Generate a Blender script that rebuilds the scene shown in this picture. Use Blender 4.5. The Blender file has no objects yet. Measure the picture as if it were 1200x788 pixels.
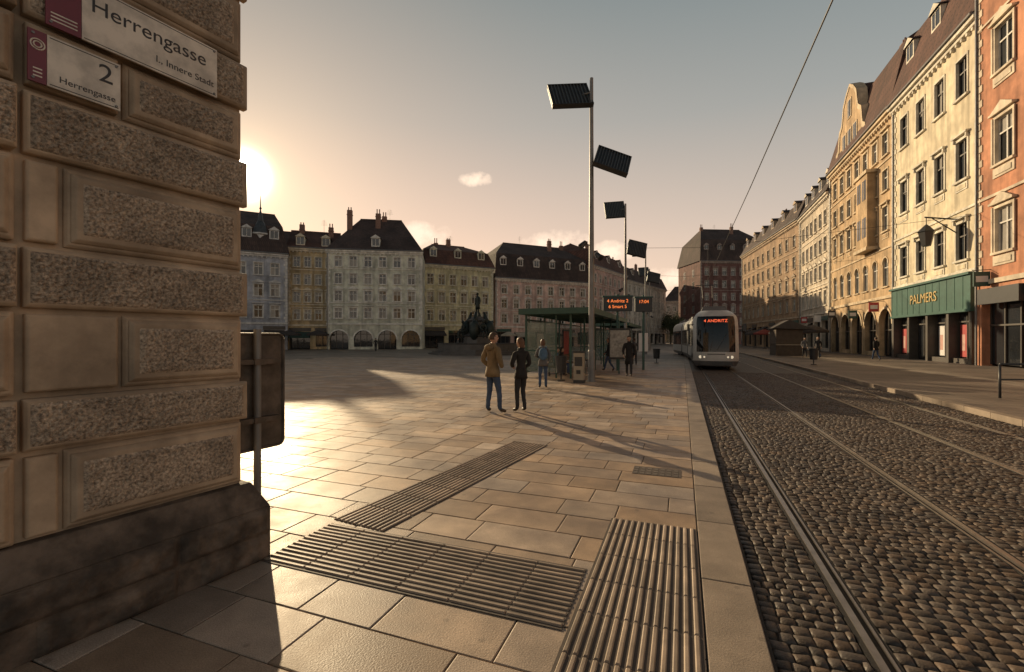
import bpy, bmesh, math, random
from mathutils import Vector, Matrix, noise, Euler
random.seed(11)
R=random.random
def ru(a,b): return a+(b-a)*random.random()
scene=bpy.context.scene
COL=scene.collection

# ------------------------------------------------------------------ materials
def _n(nt,t,**kw):
    n=nt.nodes.new(t)
    for k,v in kw.items(): setattr(n,k,v)
    return n
def mat(name,col,rough=.7,metal=0.,var=.15,scale=3.,bump=.15,bscale=40.,island=0.,spec=.5,stain=.0,sscale=.5,bdist=.01,emit=None,estr=1.,rvar=0.,specks=0.,hue=0.,drip=0.):
    m=bpy.data.materials.new(name); m.use_nodes=True
    nt=m.node_tree; L=nt.links
    b=nt.nodes['Principled BSDF']
    b.inputs['Roughness'].default_value=rough; b.inputs['Metallic'].default_value=metal
    b.inputs['Specular IOR Level'].default_value=spec
    tc=_n(nt,'ShaderNodeTexCoord')
    no=_n(nt,'ShaderNodeTexNoise'); no.inputs['Scale'].default_value=scale; no.inputs['Detail'].default_value=6
    L.new(tc.outputs['Object'],no.inputs['Vector'])
    hs=_n(nt,'ShaderNodeHueSaturation'); hs.inputs['Color'].default_value=(*col,1)
    mr=_n(nt,'ShaderNodeMapRange'); mr.inputs['From Min'].default_value=.3; mr.inputs['From Max'].default_value=.7
    mr.inputs['To Min'].default_value=1-var; mr.inputs['To Max'].default_value=1+var
    L.new(no.outputs['Fac'],mr.inputs['Value'])
    val=mr.outputs['Result']
    def mul(v,w):
        mu=_n(nt,'ShaderNodeMath',operation='MULTIPLY'); L.new(v,mu.inputs[0]); L.new(w,mu.inputs[1]); return mu.outputs[0]
    if island>0:
        g=_n(nt,'ShaderNodeNewGeometry')
        m2=_n(nt,'ShaderNodeMapRange'); m2.inputs['To Min'].default_value=1-island; m2.inputs['To Max'].default_value=1+island
        L.new(g.outputs['Random Per Island'],m2.inputs['Value'])
        val=mul(val,m2.outputs['Result'])
        if hue>0:
            wn=_n(nt,'ShaderNodeTexWhiteNoise',noise_dimensions='1D'); L.new(g.outputs['Random Per Island'],wn.inputs['W'])
            m5=_n(nt,'ShaderNodeMapRange'); m5.inputs['To Min'].default_value=1-hue*10; m5.inputs['To Max'].default_value=1+hue*10
            L.new(wn.outputs['Value'],m5.inputs['Value']); L.new(m5.outputs['Result'],hs.inputs['Saturation'])
    if stain>0:
        n3=_n(nt,'ShaderNodeTexNoise'); n3.inputs['Scale'].default_value=sscale; n3.inputs['Detail'].default_value=8; n3.inputs['Roughness'].default_value=.65
        L.new(tc.outputs['Object'],n3.inputs['Vector'])
        m3=_n(nt,'ShaderNodeMapRange'); m3.inputs['From Min'].default_value=.38; m3.inputs['From Max'].default_value=.62
        m3.inputs['To Min'].default_value=1-stain; m3.inputs['To Max'].default_value=1
        L.new(n3.outputs['Fac'],m3.inputs['Value'])
        val=mul(val,m3.outputs['Result'])
        if rvar>0:
            m4=_n(nt,'ShaderNodeMapRange'); m4.inputs['From Min'].default_value=.38; m4.inputs['From Max'].default_value=.62
            m4.inputs['To Min'].default_value=rough-rvar; m4.inputs['To Max'].default_value=rough+rvar
            L.new(n3.outputs['Fac'],m4.inputs['Value']); L.new(m4.outputs['Result'],b.inputs['Roughness'])
    if drip>0:
        mp=_n(nt,'ShaderNodeMapping'); mp.inputs['Scale'].default_value=(1.4,1.4,.12); L.new(tc.outputs['Object'],mp.inputs['Vector'])
        n6=_n(nt,'ShaderNodeTexNoise'); n6.inputs['Scale'].default_value=1.6; n6.inputs['Detail'].default_value=7; L.new(mp.outputs['Vector'],n6.inputs['Vector'])
        m6=_n(nt,'ShaderNodeMapRange'); m6.inputs['From Min'].default_value=.36; m6.inputs['From Max'].default_value=.56; m6.inputs['To Min'].default_value=1-drip; m6.inputs['To Max'].default_value=1
        L.new(n6.outputs['Fac'],m6.inputs['Value']); val=mul(val,m6.outputs['Result'])
    if specks>0:
        vo=_n(nt,'ShaderNodeTexVoronoi'); vo.inputs['Scale'].default_value=3.2; L.new(tc.outputs['Object'],vo.inputs['Vector'])
        m7=_n(nt,'ShaderNodeMapRange'); m7.inputs['From Min'].default_value=.05; m7.inputs['From Max'].default_value=.085; m7.inputs['To Min'].default_value=1-specks; m7.inputs['To Max'].default_value=1
        L.new(vo.outputs['Distance'],m7.inputs['Value']); val=mul(val,m7.outputs['Result'])
        n8=_n(nt,'ShaderNodeTexNoise'); n8.inputs['Scale'].default_value=150; n8.inputs['Detail'].default_value=2; L.new(tc.outputs['Object'],n8.inputs['Vector'])
        m8=_n(nt,'ShaderNodeMapRange'); m8.inputs['From Min'].default_value=.35; m8.inputs['From Max'].default_value=.65; m8.inputs['To Min'].default_value=.78; m8.inputs['To Max'].default_value=1.2
        L.new(n8.outputs['Fac'],m8.inputs['Value']); val=mul(val,m8.outputs['Result'])
    L.new(val,hs.inputs['Value']); L.new(hs.outputs['Color'],b.inputs['Base Color'])
    if bump>0:
        nb=_n(nt,'ShaderNodeTexNoise'); nb.inputs['Scale'].default_value=bscale; nb.inputs['Detail'].default_value=5
        L.new(tc.outputs['Object'],nb.inputs['Vector'])
        bp=_n(nt,'ShaderNodeBump'); bp.inputs['Strength'].default_value=bump; bp.inputs['Distance'].default_value=bdist
        L.new(nb.outputs['Fac'],bp.inputs['Height']); L.new(bp.outputs['Normal'],b.inputs['Normal'])
    if emit:
        b.inputs['Emission Color'].default_value=(*emit,1); b.inputs['Emission Strength'].default_value=estr
    return m
def glass(name,col=(.03,.035,.04),rough=.06):
    m=mat(name,col,rough=rough,var=.4,scale=.6,bump=.06,bscale=1.2,bdist=.05,island=.5,spec=.8)
    return m
def tex_mat(name,col,col2,kind,sx,sy,rough=.7,bump=.5,mort=.02,bdist=.02):
    m=bpy.data.materials.new(name); m.use_nodes=True
    nt=m.node_tree; L=nt.links; b=nt.nodes['Principled BSDF']; b.inputs['Roughness'].default_value=rough
    tc=_n(nt,'ShaderNodeTexCoord')
    if kind=='brick':
        t=_n(nt,'ShaderNodeTexBrick'); t.inputs['Scale'].default_value=1; t.inputs['Brick Width'].default_value=sx; t.inputs['Row Height'].default_value=sy
        t.inputs['Mortar Size'].default_value=mort; t.inputs['Color1'].default_value=(*col,1); t.inputs['Color2'].default_value=(*col2,1)
        t.inputs['Mortar'].default_value=(col[0]*.35,col[1]*.35,col[2]*.35,1); t.inputs['Mortar Smooth'].default_value=.3
        L.new(tc.outputs['Object'],t.inputs['Vector'])
        n1=_n(nt,'ShaderNodeTexNoise'); n1.inputs['Scale'].default_value=.35; n1.inputs['Detail'].default_value=8
        L.new(tc.outputs['Object'],n1.inputs['Vector'])
        mr=_n(nt,'ShaderNodeMapRange'); mr.inputs['From Min'].default_value=.35; mr.inputs['From Max'].default_value=.65; mr.inputs['To Min'].default_value=.65; mr.inputs['To Max'].default_value=1.25
        L.new(n1.outputs['Fac'],mr.inputs['Value'])
        hs=_n(nt,'ShaderNodeHueSaturation'); L.new(t.outputs['Color'],hs.inputs['Color']); L.new(mr.outputs['Result'],hs.inputs['Value'])
        L.new(hs.outputs['Color'],b.inputs['Base Color'])
        inv=_n(nt,'ShaderNodeMath',operation='SUBTRACT'); inv.inputs[0].default_value=1; L.new(t.outputs['Fac'],inv.inputs[1]); h=inv.outputs[0]
    else:
        t=_n(nt,'ShaderNodeTexVoronoi'); t.inputs['Scale'].default_value=sx; L.new(tc.outputs['Object'],t.inputs['Vector'])
        mr=_n(nt,'ShaderNodeMapRange'); mr.inputs['From Min'].default_value=.1; mr.inputs['From Max'].default_value=.6
        mr.inputs['To Min'].default_value=0; mr.inputs['To Max'].default_value=1; L.new(t.outputs['Distance'],mr.inputs['Value'])
        mx=_n(nt,'ShaderNodeMix',data_type='RGBA'); L.new(mr.outputs['Result'],mx.inputs[0]); mx.inputs[6].default_value=(*col,1); mx.inputs[7].default_value=(*col2,1)
        L.new(mx.outputs[2],b.inputs['Base Color'])
        inv=_n(nt,'ShaderNodeMath',operation='SUBTRACT'); inv.inputs[0].default_value=1; L.new(t.outputs['Distance'],inv.inputs[1]); h=inv.outputs[0]
    bp=_n(nt,'ShaderNodeBump'); bp.inputs['Strength'].default_value=bump; bp.inputs['Distance'].default_value=bdist
    L.new(h,bp.inputs['Height']); L.new(bp.outputs['Normal'],b.inputs['Normal'])
    return m

M_glass=glass('window_glass'); M_glass_d=glass('shop_glass',(.02,.022,.025),.04)
M_curt=mat('curtained_pane',(.30,.28,.25),rough=.25,var=.1,bump=0)
M_frame=mat('window_frame_paint',(.6,.58,.53),rough=.5,bump=0)
M_frame_d=mat('dark_window_frame',(.07,.06,.05),rough=.5,bump=0)
M_roof=tex_mat('roof_tiles_brown',(.085,.055,.047),(.05,.036,.033),'brick',.35,.2,rough=.85,bump=.6)
M_roof_r=tex_mat('roof_tiles_red',(.13,.062,.045),(.08,.04,.033),'brick',.35,.2,rough=.85,bump=.6)
M_roof_g=mat('roof_sheet_dark',(.045,.05,.055),rough=.55,var=.3)
M_zinc=mat('zinc_gutter',(.2,.2,.2),rough=.45,metal=.5)
M_brickc=mat('chimney_brick',(.22,.13,.1),rough=.9,var=.3,scale=8)
M_steel=mat('galvanised_steel',(.20,.20,.20),rough=.5,metal=.5,var=.15)
M_dark=mat('dark_painted_metal',(.035,.037,.04),rough=.45)
M_green=mat('green_painted_metal',(.03,.085,.07),rough=.45)
M_bronze=mat('patinated_bronze',(.025,.035,.032),rough=.5,metal=.4,var=.4,scale=4)

# ------------------------------------------------------------------ mesh helpers
class MB:
    def __init__(s): s.v=[];s.f=[];s.m=[]
    def quad(s,pts,mi=0):
        k=len(s.v); s.v+= [tuple(p) for p in pts]; s.f.append(tuple(range(k,k+len(pts)))); s.m.append(mi)
    def hexa(s,P,mi=0):
        k=len(s.v); s.v+=[tuple(p) for p in P]
        for q in ((0,3,2,1),(4,5,6,7),(0,1,5,4),(1,2,6,5),(2,3,7,6),(3,0,4,7)):
            s.f.append(tuple(k+i for i in q)); s.m.append(mi)
    def box(s,x0,x1,y0,y1,z0,z1,mi=0):
        s.hexa([(x0,y0,z0),(x1,y0,z0),(x1,y1,z0),(x0,y1,z0),(x0,y0,z1),(x1,y0,z1),(x1,y1,z1),(x0,y1,z1)],mi)
    def tube(s,p0,p1,r0,r1=None,n=10,mi=0,cap=True):
        if r1 is None: r1=r0
        p0=Vector(p0);p1=Vector(p1); d=(p1-p0)
        if d.length<1e-6: return
        d.normalize(); a=d.orthogonal().normalized(); b=d.cross(a)
        k=len(s.v)
        for p,r in ((p0,r0),(p1,r1)):
            for i in range(n):
                t=2*math.pi*i/n; s.v.append(tuple(p+a*math.cos(t)*r+b*math.sin(t)*r))
        for i in range(n):
            j=(i+1)%n; s.f.append((k+i,k+j,k+n+j,k+n+i)); s.m.append(mi)
        if cap:
            s.f.append(tuple(k+n-1-i for i in range(n))); s.m.append(mi)
            s.f.append(tuple(k+n+i for i in range(n))); s.m.append(mi)
    def lathe(s,c,prof,n=24,mi=0,rot=0):
        k=len(s.v)
        for r,z in prof:
            for i in range(n):
                t=2*math.pi*i/n+rot; s.v.append((c[0]+r*math.cos(t),c[1]+r*math.sin(t),c[2]+z))
        for j in range(len(prof)-1):
            for i in range(n):
                i2=(i+1)%n; s.f.append((k+j*n+i,k+j*n+i2,k+(j+1)*n+i2,k+(j+1)*n+i)); s.m.append(mi)
    def ball(s,c,r,mi=0,nu=12,nv=8):
        k=len(s.v)
        rx,ry,rz=(r,r,r) if not hasattr(r,'__len__') else r
        for j in range(nv+1):
            ph=math.pi*j/nv
            for i in range(nu):
                t=2*math.pi*i/nu; s.v.append((c[0]+rx*math.sin(ph)*math.cos(t),c[1]+ry*math.sin(ph)*math.sin(t),c[2]+rz*math.cos(ph)))
        for j in range(nv):
            for i in range(nu):
                i2=(i+1)%nu; s.f.append((k+j*nu+i,k+(j+1)*nu+i,k+(j+1)*nu+i2,k+j*nu+i2)); s.m.append(mi)
    def make(s,name,mats,parent=None,smooth=False,bevel=0,mw=None):
        if not s.v: return None
        me=bpy.data.meshes.new(name); me.from_pydata(s.v,[],s.f)
        for m in mats: me.materials.append(m)
        me.polygons.foreach_set('material_index',s.m)
        if smooth: me.polygons.foreach_set('use_smooth',[True]*len(s.f))
        me.validate(); me.update()
        o=bpy.data.objects.new(name,me); COL.objects.link(o)
        if parent: o.parent=parent
        if mw is not None: o.matrix_local=mw
        if bevel:
            b=o.modifiers.new('Bevel','BEVEL'); b.width=bevel; b.segments=2; b.limit_method='ANGLE'
        return o
def empty(name,loc=(0,0,0),rotz=0):
    e=bpy.data.objects.new(name,None); COL.objects.link(e); e.location=loc; e.rotation_euler=(0,0,rotz); e.empty_display_size=.3
    return e
class Frame:
    def __init__(s,A,B):
        s.A=Vector((A[0],A[1],0)); d=Vector((B[0]-A[0],B[1]-A[1],0)); s.L=d.length; s.u=d.normalized(); s.n=Vector((s.u.y,-s.u.x,0))
    def P(s,u,n,z): return s.A+s.u*u+s.n*n+Vector((0,0,z))
    def box(s,mb,u0,u1,n0,n1,z0,z1,mi=0):
        P=s.P; mb.hexa([P(u0,n1,z0),P(u1,n1,z0),P(u1,n0,z0),P(u0,n0,z0),P(u0,n1,z1),P(u1,n1,z1),P(u1,n0,z1),P(u0,n0,z1)],mi)
    def q(s,mb,u0,u1,z0,z1,n=0,mi=0):
        P=s.P; mb.quad([P(u0,n,z0),P(u1,n,z0),P(u1,n,z1),P(u0,n,z1)],mi)
    def mat4(s,u,n,z):
        m=Matrix(((s.u.x,0,s.n.x,0),(s.u.y,0,s.n.y,0),(0,1,0,0),(0,0,0,1))); m.translation=s.P(u,n,z); return m
def text(name,body,size,mw,m,parent=None,ext=.004,align='LEFT'):
    c=bpy.data.curves.new(name,'FONT'); c.body=body; c.size=size; c.extrude=ext; c.align_x=align; c.align_y='CENTER'
    o=bpy.data.objects.new(name,c); COL.objects.link(o); c.materials.append(m)
    o.matrix_world=mw
    if parent:
        o.parent=parent; o.matrix_parent_inverse=Matrix.Identity(4)
        o.matrix_local=mw
    return o

# ------------------------------------------------------------------ buildings
def window(F,w,g,uc,ww,z0,z1,style=0,dark=False,arch=False):
    u0=uc-ww/2;u1=uc+ww/2; D=-.2; P=F.P
    w.quad([P(u0,0,z0),P(u0,D,z0),P(u0,D,z1),P(u0,0,z1)],1); w.quad([P(u1,D,z0),P(u1,0,z0),P(u1,0,z1),P(u1,D,z1)],1)
    w.quad([P(u0,0,z0),P(u1,0,z0),P(u1,D,z0),P(u0,D,z0)],1); w.quad([P(u0,D,z1),P(u1,D,z1),P(u1,0,z1),P(u0,0,z1)],1)
    zz=z0+(z1-z0)*.66; um=uc
    for (a,b,c,d) in ((u0,um,z0,zz),(um,u1,z0,zz),(u0,u1,zz,z1)):
        t=[ru(-.012,.012) for _ in range(2)]
        mi=1 if R()<.8 else 2
        g.quad([P(a,D+t[0],c),P(b,D+t[1],c),P(b,D-t[0],d),P(a,D-t[1],d)],mi)
    if R()<.35:
        zb=z1-(z1-z0)*ru(.2,.5)
        g.quad([P(u0,D+.014,zb),P(u1,D+.014,zb),P(u1,D+.014,z1),P(u0,D+.014,z1)],2)
    f=.07
    F.box(g,u0,u0+f,D+.02,D+.08,z0,z1); F.box(g,u1-f,u1,D+.02,D+.08,z0,z1)
    F.box(g,u0+f,u1-f,D+.02,D+.08,z0,z0+f); F.box(g,u0+f,u1-f,D+.02,D+.08,z1-f,z1)
    F.box(g,um-f*.6,um+f*.6,D+.02,D+.085,z0+f,z1-f); F.box(g,u0+f,u1-f,D+.02,D+.09,zz-f*.6,zz+f*.6)
    if arch:
        r=ww/2; N=8; zc=z1-r
        for i in range(N):
            t0=math.pi*i/N;t1=math.pi*(i+1)/N
            a0=(uc-r*math.cos(t0),zc+r*math.sin(t0)); a1=(uc-r*math.cos(t1),zc+r*math.sin(t1))
            w.quad([P(a0[0],.003,a0[1]),P(a1[0],.003,a1[1]),P(a1[0],.003,z1),P(a0[0],.003,z1)],0)
            k=1.18
            b0=(uc-r*k*math.cos(t0),zc+r*k*math.sin(t0)); b1=(uc-r*k*math.cos(t1),zc+r*k*math.sin(t1))
            w.quad([P(a0[0],.06,a0[1]),P(a1[0],.06,a1[1]),P(b1[0],.06,b1[1]),P(b0[0],.06,b0[1])],1)
            w.quad([P(a0[0],-.18,a0[1]),P(a1[0],-.18,a1[1]),P(a1[0],.06,a1[1]),P(a0[0],.06,a0[1])],1)
            w.quad([P(b0[0],.0,b0[1]),P(b1[0],.0,b1[1]),P(b1[0],.06,b1[1]),P(b0[0],.06,b0[1])],1)
        F.box(w,u0-.15,u1+.15,0,.14,z0-.12,z0,1); return
    s=.16 if style else .12
    F.box(w,u0-s,u0,0,.055,z0,z1,1); F.box(w,u1,u1+s,0,.055,z0,z1,1); F.box(w,u0-s,u1+s,0,.06,z1,z1+s,1)
    F.box(w,u0-s-.05,u1+s+.05,0,.16,z0-.13,z0,1)
    if style in (1,4): F.box(w,u0-s-.08,u1+s+.08,0,.22,z1+s+.12,z1+s+.24,1)
    if style==4: # hood + consoles + apron panel
        for uu in (u0-s,u1+s-.12): F.box(w,uu,uu+.12,.06,.17,z1+s-.16,z1+s+.12,1)
        F.box(w,u0-.04,u1+.04,0,.05,z0-.7,z0-.22,1); F.box(w,u0+.1,u1-.1,.05,.08,z0-.6,z0-.32,0)
    if style==2:
        F.box(w,u0-s-.08,u1+s+.08,0,.18,z1+s+.08,z1+s+.18,1)
        zt=z1+s+.18
        A=[P(u0-s-.08,0,zt),P(u1+s+.08,0,zt),P(uc,0,zt+.42)]; B=[P(u0-s-.08,.16,zt),P(u1+s+.08,.16,zt),P(uc,.16,zt+.42)]
        w.quad(B,1); w.quad([A[0],B[0],B[2],A[2]],1); w.quad([B[1],A[1],A[2],B[2]],1)
    if style==3:
        F.box(w,u0-s-.12,u1+s+.12,0,.22,z1+s+.05,z1+s+.17,1)
        zt=z1+s+.17; B=[P(u0-s-.1,.18,zt),P(u1+s+.1,.18,zt),P(uc,.18,zt+.5)]
        w.quad(B,1); w.quad([P(u0-s-.1,0,zt),B[0],B[2],P(uc,0,zt+.5)],1); w.quad([B[1],P(u1+s+.1,0,zt),P(uc,0,zt+.5),B[2]],1)
        F.box(w,u0-s,u1+s,0,.06,z0-.75,z0-.2,1); F.box(w,u0+.05,u1-.05,.06,.1,z0-.62,z0-.33,1)
        for uu in (u0-s-.08,u1+s-.04): F.box(w,uu,uu+.12,.055,.11,z0,z1+.1,1)
def roof_geo(F,rb,H,depth,h,i0,i1,kind,oh=.45):
    L=F.L; P=F.P
    def hip(z,u0,u1,n0,n1,hh,a,b):
        nm=(n0+n1)/2
        A,B,C_,D=P(u0,n0,z),P(u1,n0,z),P(u1,n1,z),P(u0,n1,z); E,G=P(u0+a,nm,z+hh),P(u1-b,nm,z+hh)
        rb.quad([A,B,G,E]); rb.quad([C_,D,E,G]); rb.quad([D,A,E]); rb.quad([B,C_,G])
        rb.tube(E,G,.13,n=6)
    if kind=='mansard':
        h1=h*.6; ins=1.1
        a=[P(-.3,oh,H),P(L+.3,oh,H),P(L+.3,-depth-oh,H),P(-.3,-depth-oh,H)]
        b=[P(ins*.6,-ins,H+h1),P(L-ins*.6,-ins,H+h1),P(L-ins*.6,-depth+ins,H+h1),P(ins*.6,-depth+ins,H+h1)]
        for i in range(4):
            j=(i+1)%4; rb.quad([a[i],a[j],b[j],b[i]])
        hip(H+h1,ins*.6,L-ins*.6,-ins,-depth+ins,h*.4,i0,i1)
    else:
        hip(H,-.15,L+.15,oh,-depth-oh,h,i0,i1)
def building(name,A,B,depth,H,rows,cols,wallc,trimc,roof=('hip',6,3,3),roofm=None,zg=4.2,ww=1.15,gf='shop',gfn=None,gfmat=None,style=(1,2,0,0),dorm=0,chim=2,frame=None,z0=0,arches=(),stain=.4,quoin=True,colsplit=None,skip_gf=False,margin=.6,gfarch=False,awn=None):
    e=empty(name); F=Frame(A,B); L=F.L; P=F.P
    w=MB();g=MB();rb=MB();sh=MB()
    mw=mat(name+'_render',wallc,rough=.85,var=.15,scale=1.2,bump=.15,bscale=25,stain=stain,sscale=.3,drip=.28)
    mt=mat(name+'_trim',trimc,rough=.8,var=.15,scale=2,bump=.1,stain=.3,sscale=.8,drip=.2)
    cs=[margin+(i+.5)*(L-2*margin)/cols for i in range(cols)]
    edges=[0]
    for c in cs: edges+= [c-ww/2,c+ww/2]
    edges.append(L)
    for i in range(0,len(edges),2): F.q(w,edges[i],edges[i+1],zg,H)
    for c in cs:
        z=zg
        for (a,b) in rows:
            F.q(w,c-ww/2,c+ww/2,z,a); z=b
        F.q(w,c-ww/2,c+ww/2,z,H)
        for k,(a,b) in enumerate(rows):
            window(F,w,g,c,ww,a,b,style[k%len(style)],arch=(k in arches))
    w.quad([P(0,-depth,z0),P(0,0,z0),P(0,0,H),P(0,-depth,H)]); w.quad([P(L,0,z0),P(L,-depth,z0),P(L,-depth,H),P(L,0,H)])
    w.quad([P(L,-depth,z0),P(0,-depth,z0),P(0,-depth,H),P(L,-depth,H)])
    for side in (0,1):
        F2=Frame((P(0,-depth,0).x,P(0,-depth,0).y),(P(0,0,0).x,P(0,0,0).y)) if side==0 else Frame((P(L,0,0).x,P(L,0,0).y),(P(L,-depth,0).x,P(L,-depth,0).y))
        for c in (F2.L*.3,F2.L*.7):
            for (a,b) in rows:
                F2.box(w,c-.7,c+.7,0,.04,a-.12,b+.12,1); F2.q(g,c-.52,c+.52,a,b,.05,1)
                F2.box(g,c-.04,c+.04,.05,.08,a,b,0)
    F.box(w,-.05,L+.05,0,.14,zg-.12,zg+.14,1)
    if len(rows)>1: F.box(w,0,L,0,.09,rows[0][1]+.75,rows[0][1]+.9,1)
    if len(rows)>3: F.box(w,0,L,0,.09,rows[2][1]+.7,rows[2][1]+.82,1)
    F.box(w,-.08,L+.08,0,.22,H-.55,H-.3,1); F.box(w,-.15,L+.15,0,.42,H-.3,H-.02,1)
    for i in range(int(L/.6)): F.box(w,.2+i*.6,.38+i*.6,0,.19,H-.75,H-.55,1)
    if quoin:
        z=zg+.2;k=0
        while z<H-.9:
            q=.55 if k%2 else .35
            F.box(w,0,q,0,.05,z,z+.4,1); F.box(w,L-q,L,0,.05,z,z+.4,1); z+=.45;k+=1
    if not skip_gf:
        n=gfn or max(2,int(L/3.6)); pw=L/n
        for i in range(n):
            a=i*pw; pier=.4
            F.q(sh,a,a+pier,z0,zg-.1); F.q(sh,a+pw-pier,a+pw,z0,zg-.1); F.q(sh,a+pier,a+pw-pier,zg-1.0,zg-.1)
            F.box(sh,a+pier,a+pw-pier,-.5,0,z0,z0+.4,0) if i%2 else None
            F.q(sh,a+pier,a+pw-pier,z0+.1,zg-1.0,-.5,2)
            sh.quad([P(a+pier,0,z0),P(a+pier,-.5,z0),P(a+pier,-.5,zg-1),P(a+pier,0,zg-1)],0)
            sh.quad([P(a+pw-pier,-.5,z0),P(a+pw-pier,0,z0),P(a+pw-pier,0,zg-1),P(a+pw-pier,-.5,zg-1)],0)
            sh.quad([P(a+pier,-.5,zg-1),P(a+pw-pier,-.5,zg-1),P(a+pw-pier,0,zg-1),P(a+pier,0,zg-1)],0)
            for k in range(4):
                uu=a+pier+(pw-2*pier)*k/3; F.box(sh,uu-.04,uu+.04,-.48,-.4,z0+.1,zg-1,3)
            F.box(sh,a+pier,a+pw-pier,-.48,-.38,z0+2.35,z0+2.45,3)
            if gfarch:
                r=pw/2-pier; uc=a+pw/2; zt=zg-1.0; rz=min(r,1.5); N=10
                for j in range(N):
                    t0=math.pi*j/N;t1=math.pi*(j+1)/N
                    p0=(uc-r*math.cos(t0),zt-rz+rz*math.sin(t0)); p1=(uc-r*math.cos(t1),zt-rz+rz*math.sin(t1))
                    sh.quad([P(p0[0],.004,p0[1]),P(p1[0],.004,p1[1]),P(p1[0],.004,zt),P(p0[0],.004,zt)],0)
                    k=1.15
                    q0=(uc-r*k*math.cos(t0),zt-rz+rz*k*math.sin(t0)); q1=(uc-r*k*math.cos(t1),zt-rz+rz*k*math.sin(t1))
                    sh.quad([P(p0[0],.07,p0[1]),P(p1[0],.07,p1[1]),P(q1[0],.07,q1[1]),P(q0[0],.07,q0[1])],1)
                    sh.quad([P(p0[0],-.4,p0[1]),P(p1[0],-.4,p1[1]),P(p1[0],.07,p1[1]),P(p0[0],.07,p0[1])],0)
            else:
                if R()<.6: F.box(sh,a+pier-.1,a+pw-pier+.1,.0,.1,zg-.95,zg-.4,4 if R()<.3 else 3)
                if awn and R()<.6:
                    za=zg-1.05; q=[P(a+pier,.02,za),P(a+pw-pier,.02,za),P(a+pw-pier,1.5,za-.75),P(a+pier,1.5,za-.75)]
                    sh.quad(q,5); sh.quad([q[3],q[2],q[2]-Vector((0,0,.22)),q[3]-Vector((0,0,.22))],5)
        sh.make('ground_floor',[gfmat or mw,mt,M_glass_d,M_frame_d,M_green,awn or M_dark],e)
    w.make('walls',[mw,mt],e); g.make('windows',[frame or M_frame,M_glass,M_curt],e)
    kind,h,i0,i1=roof; roof_geo(F,rb,H,depth,h,i0,i1,kind)
    d=MB(); slope=(h*.6/1.55) if kind=='mansard' else h/(depth/2+.45)
    for i in range(dorm):
        uc=L*(i+.5)/dorm if dorm>1 else L/2
        nf=-.35; zb=H+(nf*-1+.45)*slope; dw=.65; dh=1.35; back=-(dh+.6)/slope+nf-.2
        F.box(d,uc-dw,uc+dw,back,nf,zb-.2,zb+dh,0); F.q(d,uc-dw+.14,uc+dw-.14,zb+.15,zb+dh-.1,nf+.012,1)
        F.box(d,uc-.03,uc+.03,nf+.013,nf+.04,zb+.15,zb+dh-.1,2)
        zt=zb+dh; pk=zt+.55; o=.15
        a=[P(uc-dw-o,nf+o,zt),P(uc+dw+o,nf+o,zt),P(uc,nf+o,pk)]; b=[P(uc-dw-o,back,zt),P(uc+dw+o,back,zt),P(uc,back,pk)]
        d.quad(a,0); d.quad([b[0],a[0],a[2],b[2]],3); d.quad([a[1],b[1],b[2],a[2]],3)
    for i in range(chim):
        uc=L*ru(.12,.88); nn=-depth*ru(.3,.6)
        F.box(d,uc-.4,uc+.4,nn-.3,nn+.3,H+.5,H+h+ru(.3,1.1),4); F.box(d,uc-.46,uc+.46,nn-.36,nn+.36,H+h+.0,H+h+.12,4)
        for du in (-.2,.2): d.tube(P(uc+du,nn,H+h+.2),P(uc+du,nn,H+h+1.35),.09,n=7,mi=4)
    if chim:
        uc=L*ru(.3,.7); z=H+h*.9; nn=-depth/2
        d.tube(P(uc,nn,z),P(uc,nn,z+2.6),.03,n=5,mi=2)
        for k in range(5): d.tube(P(uc-.5+.04*k,nn,z+1.7+.18*k),P(uc+.5-.04*k,nn,z+1.7+.18*k),.012,n=4,mi=2)
    d.make('dormers_and_chimneys',[mt,M_glass,M_frame,roofm or M_roof,M_brickc],e)
    rb.make('roof',[roofm or M_roof],e)
    gt=MB(); gt.tube(P(-.1,.5,H+.02),P(L+.1,.5,H+.02),.09,n=8); gt.tube(P(.12,.12,z0),P(.12,.12,H-.3),.06,n=8); gt.make('gutter',[M_zinc],e)
    return e,F
def rws(z0,n,pitch,h): return [(z0+i*pitch,z0+i*pitch+h) for i in range(n)]
c_par=mat('canvas_dark',(.05,.042,.04),rough=.9); c_par2=mat('canvas_cream',(.42,.36,.28),rough=.9); c_par3=mat('canvas_green',(.04,.07,.055),rough=.9); c_parr=mat('canvas_red',(.2,.04,.03),rough=.9)

building('blue_grey_townhouse',(-66.5,42.5),(-56.9,53.4),12,14.6,rws(4.9,3,3.2,1.8),6,(.46,.48,.54),(.68,.67,.65),roof=('mansard',7.3,1,1),zg=4.0,dorm=4,roofm=M_roof,awn=c_par,chim=0)
building('ochre_townhouse',(-58.3,54.6),(-52.4,59.3),11,16.1,rws(4.7,4,2.8,1.6),4,(.62,.47,.27),(.78,.69,.54),roof=('hip',3.8,0,0),zg=3.8,dorm=2,roofm=M_roof_r,ww=.95,awn=c_par3)
building('pale_green_townhouse',(-51.9,56.2),(-39.1,63.3),14,15.6,rws(4.9,4,2.7,1.6),6,(.72,.72,.60),(.82,.8,.74),roof=('hip',6.6,4,4),zg=4.0,dorm=1,ww=1.1,chim=3,gfarch=True)
building('yellow_townhouse',(-44.1,71.0),(-34.3,81.1),13,15.2,rws(5.0,3,3.3,1.9),6,(.70,.64,.41),(.8,.76,.6),roof=('mansard',5.0,3,3),zg=4.2,dorm=3,roofm=M_roof_r,awn=c_par)
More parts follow.
